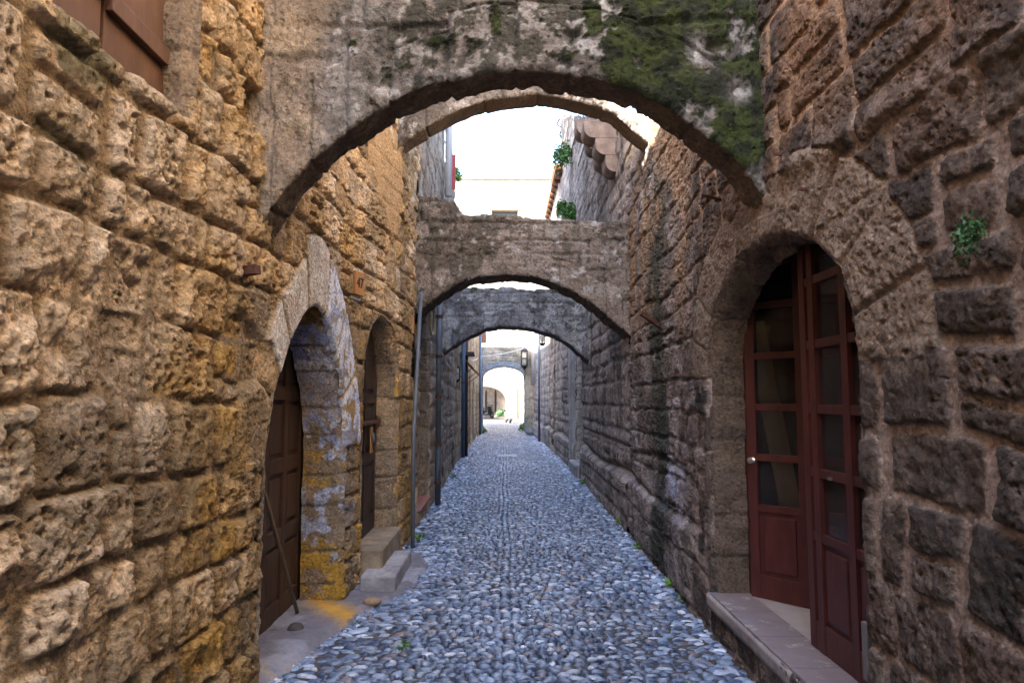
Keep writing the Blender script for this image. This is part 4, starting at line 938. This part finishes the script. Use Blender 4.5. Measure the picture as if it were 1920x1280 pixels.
# facade closing the lane
HF = empty('ashlar_house', (0, 55, 0), 'high sunlit ashlar house closing the lane, archway at street level', 'house')
fx0, fx1, ZT = -14.0, 13.0, at(940, 332, 54.2).z
fa = MB(); ax0, ax1, az, asp = at(900, 750, 54.2).x-1.4, at(948, 750, 54.2).x, at(905, 724, 54.2).z, .9
wx0, wx1, wz1 = at(922, 400, 54.2).x, at(971, 400, 54.2).x, at(940, 394, 54.2).z; wz0 = wz1-2.2
fa.box((fx0, 54.2, 0), (ax0, 55.2, ZT)); fa.box((ax1, 54.2, 0), (fx1, 55.2, az+.02))
fa.box((ax0, 54.2, az+.02), (wx0, 55.2, ZT)); fa.box((wx1, 54.2, az+.02), (fx1, 55.2, ZT-.0)); fa.box((wx0, 54.2, az+.02), (wx1, 55.2, wz0)); fa.box((wx0, 54.2, wz1), (wx1, 55.2, ZT))
# arch spandrel
xm = (ax0+ax1)/2; hw = (ax1-ax0)/2; n = 20
for k in range(n):
    t0, t1 = math.pi*k/n, math.pi*(k+1)/n
    xa, xb = xm+hw*math.cos(t0), xm+hw*math.cos(t1); za, zb = az-1.1+1.1*math.sin(t0), az-1.1+1.1*math.sin(t1)
    fa.prism([(xb, zb), (xa, za), (xa, az+.02), (xb, az+.02)], 1.0, Matrix.Translation((0, 54.2, 0)))
fa.build('wall', M_ASH, HF)
MB().box((wx0-.1, 54.7, wz0), (wx1+.1, 54.75, wz1)).build('window', M_BLACKP, HF)
MB().box((wx0-.25, 54.12, wz1+.003), (wx1+.25, 54.25, wz1+.35), .02).build('lintel', M_ROOFTILE, HF)
MB().box((fx0, 54.05, ZT-.2), (fx1, 55.3, ZT+.05), .02).build('cornice', M_ASH, HF)
body('roof', (fx0, 55.2, 4.2), (fx1, 62, ZT-.3), HF, M_PLASTER)
# lane wall seen through the archway
HW = empty('stone_house', (-2, 60, 0), 'shaded pinkish house seen through the far archway, with two narrow niches', 'house')
lw = MB(); Mx = Matrix.Translation((.6, 55.25, 0)) @ Matrix.Rotation(R(180-62), 4, 'Z')
lw.box((0, -.6, 0), (14, 0, 4.15), 0, Mx); lw.build('wall', M_ASHP, HW)
for xx in (2.6, 4.4): MB().box((xx, -.02, .5), (xx+.35, .012, 2.2), .004, Mx).box((xx+.05, -.02, 2.2), (xx+.3, .012, 2.4), .004, Mx).build('niche', M_DARK, HW)
MB().box((8.2, -.02, 0), (9.6, .015, 3.2), .01, Mx).build('door', M_DARKWOOD, HW)
# the wall by the left that carries the shadowed corner of the upper facade
# ================================================================ PIPES, WIRES, LAMPS
p = MB().tube([(at(770, 1020, 7.25).x+.02, 7.25, .02), (-.97, 7.4, 1.2), (-.95, 7.75, 2.78)], .022, 10).build('leaning_pipe', M_PIPE, None, True)
tag(p, 'thin grey pipe leaning against the left wall beside the low cement step', 'pipe')
def downpipe(name, X, Y, z0, z1, r, mat, label, clips=(), kink=None, mat2=None):
    e_ = empty(name, (X, Y, z0), label, 'downpipe')
    pts = [(0, 0, 0), (0, 0, z1-z0)] if not kink else kink
    if mat2:
        MB().tube([(0, 0, 0), (0, 0, .9)], r*1.03, 12).build('lower_pipe', mat, e_, True); MB().tube([(0, 0, .9), (0, 0, z1-z0)], r, 12).build('upper_pipe', mat2, e_, True)
    else: MB().tube(pts, r, 12).build('pipe', mat, e_, True)
    for c in clips: MB().lathe([(r*1.25, -.02), (r*1.25, .02)], 14, Matrix.Translation((0, 0, c))).build('clip', M_RUST, e_)
    return e_
downpipe('downpipe', float(XL(10.2))+.11, 10.15, .0, 3.2, .042, M_PIPED, 'stout grey downpipe at the left, with rusty clips, beside the tiled recess', (.35, .9, 1.6, 2.2, 2.8), None, M_PIPE)
downpipe('downpipe', float(XL(17.6))+.12, 17.6, .1, 4.2, .05, M_PIPEB, 'blue-grey downpipe behind the left wall lantern', (.7, 1.9))
downpipe('downpipe', float(XL(20))+.12, 19.0, .0, 3.4, .045, M_DARKWOOD, 'dark brown downpipe farther along the low left house', (1.0, 2.0))
downpipe('downpipe', float(XL(28))+.12, 29.2, .1, 4.4, .05, M_PIPEB, 'pale blue downpipe next to the farthest arch on the left', ())
downpipe('downpipe', float(XL(11.6))+.12, 11.7, 5.1, 8.6, .06, M_PIPEW, 'white downpipe high on the tall tan house against the sky', ())
downpipe('downpipe', float(XR(26))-.12, 25.5, .0, 4.6, .04, M_PIPEB, 'thin dark blue downpipe on the grey-blue house right of the farthest arch', ())
downpipe('downpipe', float(XR(28))-.12, 29.0, 2.2, 6.3, .10, M_PIPEW, 'wide white duct catching the sun above the right wall near the farthest arch', ())
# coil of hose hung at the head of the pipe
cp = Vector((-.93, 8.75, 2.56)); m_ = MB()
for k, rr in enumerate((.0, .012)):
    m_.tube([(cp.x+.012*k+.02*math.cos(t), cp.y+(.10+rr)*math.cos(t), cp.z+(.17+rr)*math.sin(t)) for t in np.linspace(.3, 2*math.pi+.3, 28)], .012, 7)
tag(m_.build('hose_coil', M_HOSE, None, True), 'coil of cream hose hung at the top of the thin leaning pipe', 'hose')
def lantern(X, Y, Z, s, label, wallx=None):
    e_ = empty('wall_lantern', (X, Y, Z), label, 'lantern', 'black iron lanterns')
    m_ = MB()
    for a_ in range(4):
        q = math.pi/4+a_*math.pi/2; m_.tube([(s*.5*math.cos(q), s*.5*math.sin(q), -s*.9), (s*.5*math.cos(q), s*.5*math.sin(q), s*.9)], s*.06, 6)
    for zz in (-.9, 0, .9):
        pts = [(s*.5*math.cos(math.pi/4+k*math.pi/2), s*.5*math.sin(math.pi/4+k*math.pi/2), s*zz) for k in range(5)]; m_.tube(pts, s*.06, 6)
    m_.build('cage', M_IRON, e_)
    MB().lathe([(s*.05, s*1.45), (s*.15, s*1.25), (s*.62, s*.95), (s*.62, s*.9)], 4, Matrix.Rotation(R(45), 4, 'Z')).build('cap', M_IRON, e_)
    MB().lathe([(s*.1, -s*.8), (s*.25, -s*.6), (s*.25, s*.5), (s*.1, s*.7)], 12).build('glass', M_LAMPG, e_, True)
    MB().lathe([(s*.6, -s*.95), (s*.55, -s*1.02), (s*.1, -s*1.3)], 4, Matrix.Rotation(R(45), 4, 'Z')).build('base', M_IRON, e_)
    if wallx is not None: MB().tube([(0, 0, s*1.4), (0, 0, s*1.8), ((wallx-X)*.6, 0, s*1.95), (wallx-X, 0, s*1.6)], s*.07, 6).build('bracket', M_IRON, e_)
    return e_
q = at(857, 700, 16.8); lantern(q.x, 16.8, q.z, .17, 'black iron lantern on the left wall in front of the blue-grey downpipe', float(XL(16.8)))
q = at(983, 672, 30.2); lantern(q.x, 30.15, q.z, .36, 'black iron lantern hung on the face of the farthest arch', float(XR(30))-.1)
q = at(1017, 631, 22.0); lantern(q.x, 22.0, q.z, .24, 'black iron lantern high on the right wall just under the blue-grey arch', float(XR(22)))
fl = empty('floodlight', at(1006, 680, 29.5), 'small black floodlight on the right wall beside the farthest arch', 'floodlight')
MB().box((-.2, -.08, -.1), (.18, .08, .12), .02, Matrix.Rotation(R(20), 4, 'Y')).build('housing', M_BLACKP, fl); MB().tube([(0, 0, 0), (.45, .05, -.02)], .03, 6).build('arm', M_BLACKP, fl)
# cables
def cable(a_, b2, sag, r, label, mat=M_WIRE):
    pts = []
    for k in range(15):
        t = k/14; p_ = Vector(a_).lerp(Vector(b2), t); p_.z -= sag*4*t*(1-t); pts.append(p_)
    tag(MB().tube(pts, r, 5).build('overhead_cable', mat, None, True), label, 'cable')
cable((float(XL(30)), 29.9, 3.45), (float(XR(30)), 29.8, 4.0), .12, .02, 'pale cable slung across the top of the farthest arch', M_PIPEW)
cable((float(XL(30)), 30.3, 2.9), (float(XR(30)), 30.3, 3.05), .05, .012, 'thin cable running along the face of the farthest arch')
cable((float(XL(19)), 18.0, 3.1), (-.95, 24.4, 3.05), .25, .015, 'loose cable drooping along the low left house', M_PIPEW)
cable((float(XR(17)), 16.5, 3.35), (1.5, 22.0, 3.7), .2, .012, 'black cable running along the right wall to the high lantern', M_IRON)
cable((at(965, 411, 8.5).x, 8.05, 3.72), (float(XR(8.2)), 8.1, 3.66), .01, .012, 'black cable lying along the top of the thick dark arch', M_IRON)
def rod(a_, b2, r, label, name='iron_spike'):
    tag(MB().box((-r, -r, 0), (r, r, (Vector(b2)-Vector(a_)).length), 0, Matrix.Translation(a_) @ (Vector(b2)-Vector(a_)).to_track_quat('Z', 'Y').to_matrix().to_4x4()).build(name, M_RUST), label, 'iron spike')
q = at(1240, 606, 6.3); rod((1.50, 6.3, q.z-.06), (1.24, 6.15, q.z+.08), .018, 'rusty iron bar sticking out of the right wall above the dark damp stain')
q = at(1445, 640, 12.5); rod((1.6, 15.7, 2.95), (1.3, 15.5, 3.2), .03, 'short dark iron bar jutting from the right wall beyond the blue-grey arch')
for (px, py, Y, lab) in ((1495, 295, 3.2, 'small nail in the right wall left of the rock band above the door'), (1530, 360, 2.95, 'lone nail in the mortar just above the arched red door')):
    q = at(px, py, Y); rod((1.42, Y, q.z), (1.30, Y-.02, q.z+.01), .006, lab, 'iron_nail')
q = at(1385, 375, 4.2); rod((1.45, 4.25, q.z), (1.22, 4.1, q.z), .006, 'thin iron pin in the right wall just behind the mossy arch', 'iron_nail')
q = at(470, 512, 3.35); rod((-1.36, 3.35, q.z), (-1.20, 3.3, q.z+.01), .022, 'rusty pipe stub in the left wall under the foot of the mossy arch')
q = at(1056, 240, 17.9); m_ = MB().tube([(1.6, 17.9, q.z-.35), (1.50, 17.9, q.z-.2), (1.56, 17.9, q.z), (1.42, 17.9, q.z+.1), (1.5, 17.9, q.z+.25)], .025, 6)
tag(m_.build('iron_bracket', M_IRON, None, True), 'curled black iron bracket against the sky at the corner of the right wall', 'bracket')
# ================================================================ PLANTS
def plant(name, loc, n, size, spread, mat, label, cat='plant', nrm=(0, 0, 1), seed=0, droop=.3, group=None, stem=True):
    rng = np.random.RandomState(seed+1000); V = []; F = []
    nrm = Vector(nrm).normalized()
    for i in range(n):
        d = Vector(rng.normal(0, 1, 3)); d = (d.normalized()+nrm*1.0).normalized()
        c = Vector(d)*spread*rng.uniform(.15, 1)**.7; c.z -= droop*spread*rng.rand()
        a_ = Vector(rng.normal(0, 1, 3)).normalized(); b2 = a_.cross(Vector(rng.normal(0, 1, 3))).normalized(); s = size*rng.uniform(.6, 1.3)
        k = len(V); nn = a_.cross(b2)*s*.25
        V += [c-a_*s, c+b2*s*.45+nn, c+a_*s, c-b2*s*.45+nn]; F.append((k, k+1, k+2, k+3))
    me = raw_mesh('foliage', np.array([v[:] for v in V]), np.array(F))
    e_ = empty(name, loc, label, cat, group)
    link('foliage', me, mat, e_)
    if stem:
        m_ = MB()
        for k in range(5):
            d = (Vector(rng.normal(0, 1, 3)).normalized()+nrm*1.2).normalized()*spread*.7; m_.tube([(0, 0, 0), d*.5+Vector((0, 0, -.02*spread)), d], [size*.10, size*.08, size*.04], 4)
        m_.build('stem', M_LEAFD, e_)
    return e_
q = at(1858, 430, 2.0)
q = at(1858, 430, 1.84); plant('fern', (1.31, 1.84, q.z-.01), 500, .0085, .065, M_LEAFD, 'feathery fern tuft growing from a joint high on the right wall', 'fern', (-1, 0, .2), 3, .5)
q = at(1072, 285, 15.5); plant('wall_plant', (1.45, 15.6, q.z), 700, .045, .34, M_LEAF, 'green bush growing from the right wall beside the lobed corbels', 'plant', (-.6, -.6, .4), 4, .9)
q = at(1062, 385, 16.0); plant('wall_plant', (q.x, 16.2, q.z), 420, .045, .25, M_LEAF, 'left clump of green leaves low on the right wall above the thick arch', 'plant', (-.6, -.6, .4), 5, .6)
q = at(1078, 395, 14.5); plant('wall_plant', (q.x, 14.7, q.z), 560, .045, .26, M_LEAF, 'fuller right clump of green leaves just above the thick arch', 'plant', (-.6, -.6, .4), 6, .6)
q = at(853, 325, 15.2); plant('wall_plant', (q.x-.05, 15.25, q.z), 160, .05, .2, M_LEAFL, 'little pale green plant on the left house below the red shutter', 'plant', (.8, 0, .4), 7, .4)
plant('weed_bush', (-1.1, 32.0, .0), 600, .06, .34, M_LEAFL, 'green weed clump at the left foot of the farthest arch', 'plant', (0, 0, 1), 8, 0)
plant('weed_bush', (1.15, 34.5, .0), 900, .06, .45, M_LEAFL, 'wide bright green weed clump against the sunlit right wall', 'plant', (0, 0, 1), 9, 0)
plant('weed_bush', (1.2, 31.8, .0), 300, .05, .28, M_LEAFL, 'smaller green weed clump at the right foot of the farthest arch', 'plant', (0, 0, 1), 19, 0)
q = at(942, 772, 54); plant('potted_bush', (q.x-.1, 53.6, .4), 700, .09, .5, M_LEAFD, 'dark green bush behind the white scooter', 'bush', (0, 0, 1), 10, .3)
wd = [(-.92, 7.62, 'weed at the foot of the tiled recess on the left'), (1.36, 5.75, 'tiny weed at the base of the dark damp stain on the right'), (1.38, 5.35, 'small weed beside the right doorstep end'), (1.42, 8.6, 'low weed under the ledge on the right wall'), (1.45, 10.4, 'low weed farther along the right wall foot'), (-1.0, 13.6, 'weed at the left wall foot before the blue-grey downpipe'), (1.40, 7.2, 'weed among the edge pebbles right of centre'), (-.62, 4.35, 'sprig of grass between pebbles beside the cement patch'), (1.45, 12.6, 'weed by the doorstep of the right recess')]
for i, (x, y, lb) in enumerate(wd): plant('small_weed', (x, y, .02), 40 if i != 7 else 16, .016+.0008*y, .05+.004*y, M_LEAFL, lb, 'weed', (0, 0, 1), 20+i, 0, 'weeds along the wall feet')
q = at(1165, 430, 7.0)
# ================================================================ SCOOTERS
def scooter(loc, rz, main, label, lean=0, s=1.0):
    e_ = empty('motor_scooter', loc, label, 'scooter'); e_.rotation_euler = (0, R(lean), rz); e_.scale = (s, s, s)
    for x in (-.62, .62):
        wv = MB(); wv.lathe([(.13, -.05), (.22, -.06), (.245, -.03), (.245, .03), (.22, .06), (.13, .05)], 22, Matrix.Translation((0, x, .245)) @ Matrix.Rotation(R(90), 4, 'Y')); wo = wv.build('wheel', M_BLACKP, e_, True)
        MB().lathe([(.02, -.055), (.14, -.04), (.14, .04), (.02, .055)], 14, Matrix.Translation((0, x, .245)) @ Matrix.Rotation(R(90), 4, 'Y')).build('hub', M_CHROME, wo)
    def loft(secs, mat, name):
        mb = MB(); rings = []
        for (y, z, hw, hh) in secs: rings.append([mb.b.verts.new((hw*math.copysign(abs(math.cos(t))**.75, math.cos(t)), y, z+hh*math.copysign(abs(math.sin(t))**.75, math.sin(t)))) for t in np.linspace(0, 2*math.pi, 16, endpoint=False)])
        for a_, b2 in zip(rings[:-1], rings[1:]):
            for k in range(16): mb.b.faces.new((a_[k], a_[(k+1) % 16], b2[(k+1) % 16], b2[k]))
        mb.b.faces.new(rings[0][::-1]); mb.b.faces.new(rings[-1]); return mb.build(name, mat, e_, True)
    loft([(.92, .50, .05, .04), (.85, .55, .17, .12), (.6, .58, .2, .17), (.3, .56, .2, .18), (.12, .45, .14, .14)], main, 'rear_body')
    loft([(.88, .74, .08, .03), (.6, .78, .15, .045), (.2, .77, .15, .045), (.05, .74, .08, .03)], M_BLACKP, 'seat')
    loft([(.15, .30, .15, .05), (-.3, .30, .17, .05), (-.42, .34, .18, .06)], main, 'floorboard')
    mb = MB()
    mb.prism([(-.20, .32), (.20, .32), (.23, .55), (.19, .88), (.1, .95), (-.1, .95), (-.19, .88), (-.23, .55)], .07, Matrix.Translation((0, -.50, 0)) @ Matrix.Rotation(R(-12), 4, 'X')); mb.build('leg_shield', main, e_)
    loft([(-.88, .30, .03, .02), (-.8, .42, .07, .07), (-.62, .47, .08, .06), (-.45, .42, .05, .05)], main, 'front_mudguard')
    MB().tube([(0, -.62, .25), (0, -.42, 1.0)], .03, 8).tube([(-.3, -.36, 1.04), (-.1, -.44, 1.02), (.1, -.44, 1.02), (.3, -.36, 1.04)], .018, 8).build('handlebar', M_BLACKP, e_)
    MB().lathe([(.0, 0), (.075, .0), (.085, .05), (.05, .12), (0, .13)], 16, Matrix.Translation((0, -.52, 1.0)) @ Matrix.Rotation(R(-90), 4, 'X')).build('headlight', M_LAMPG, e_, True)
    for sx_ in (-1, 1): MB().tube([(sx_*.25, -.38, 1.04), (sx_*.3, -.36, 1.2)], .008, 5).lathe([(0, 0), (.05, .01), (.05, .02), (0, .03)], 12, Matrix.Translation((sx_*.3, -.37, 1.22)) @ Matrix.Rotation(R(90), 4, 'X')).build('mirror', M_BLACKP, e_)
    return e_
scooter((.27, 46.6, .02), R(12), M_WHITE, 'white motor scooter parked and tilted in the sun at the far end of the lane', 8)
scooter((at(910, 770, 58).x, 58.5, .02), R(60), M_PIPED, 'dark motor scooter in the shade inside the far archway', 0, 1.1)
# pale slab set in the paving
q = at(950, 853, 19.2); sb = lump('manhole_cover', (q.x-.30, 18.9, -.01), (q.x+.30, 19.5, .028), M_CEM, col_noise((.42, .42, .45), (.5, .5, .52), 4, 3), None, .003, .08)
tag(sb, 'pale rectangular cover slab set in the cobbles before the narrow part of the alley', 'manhole cover')
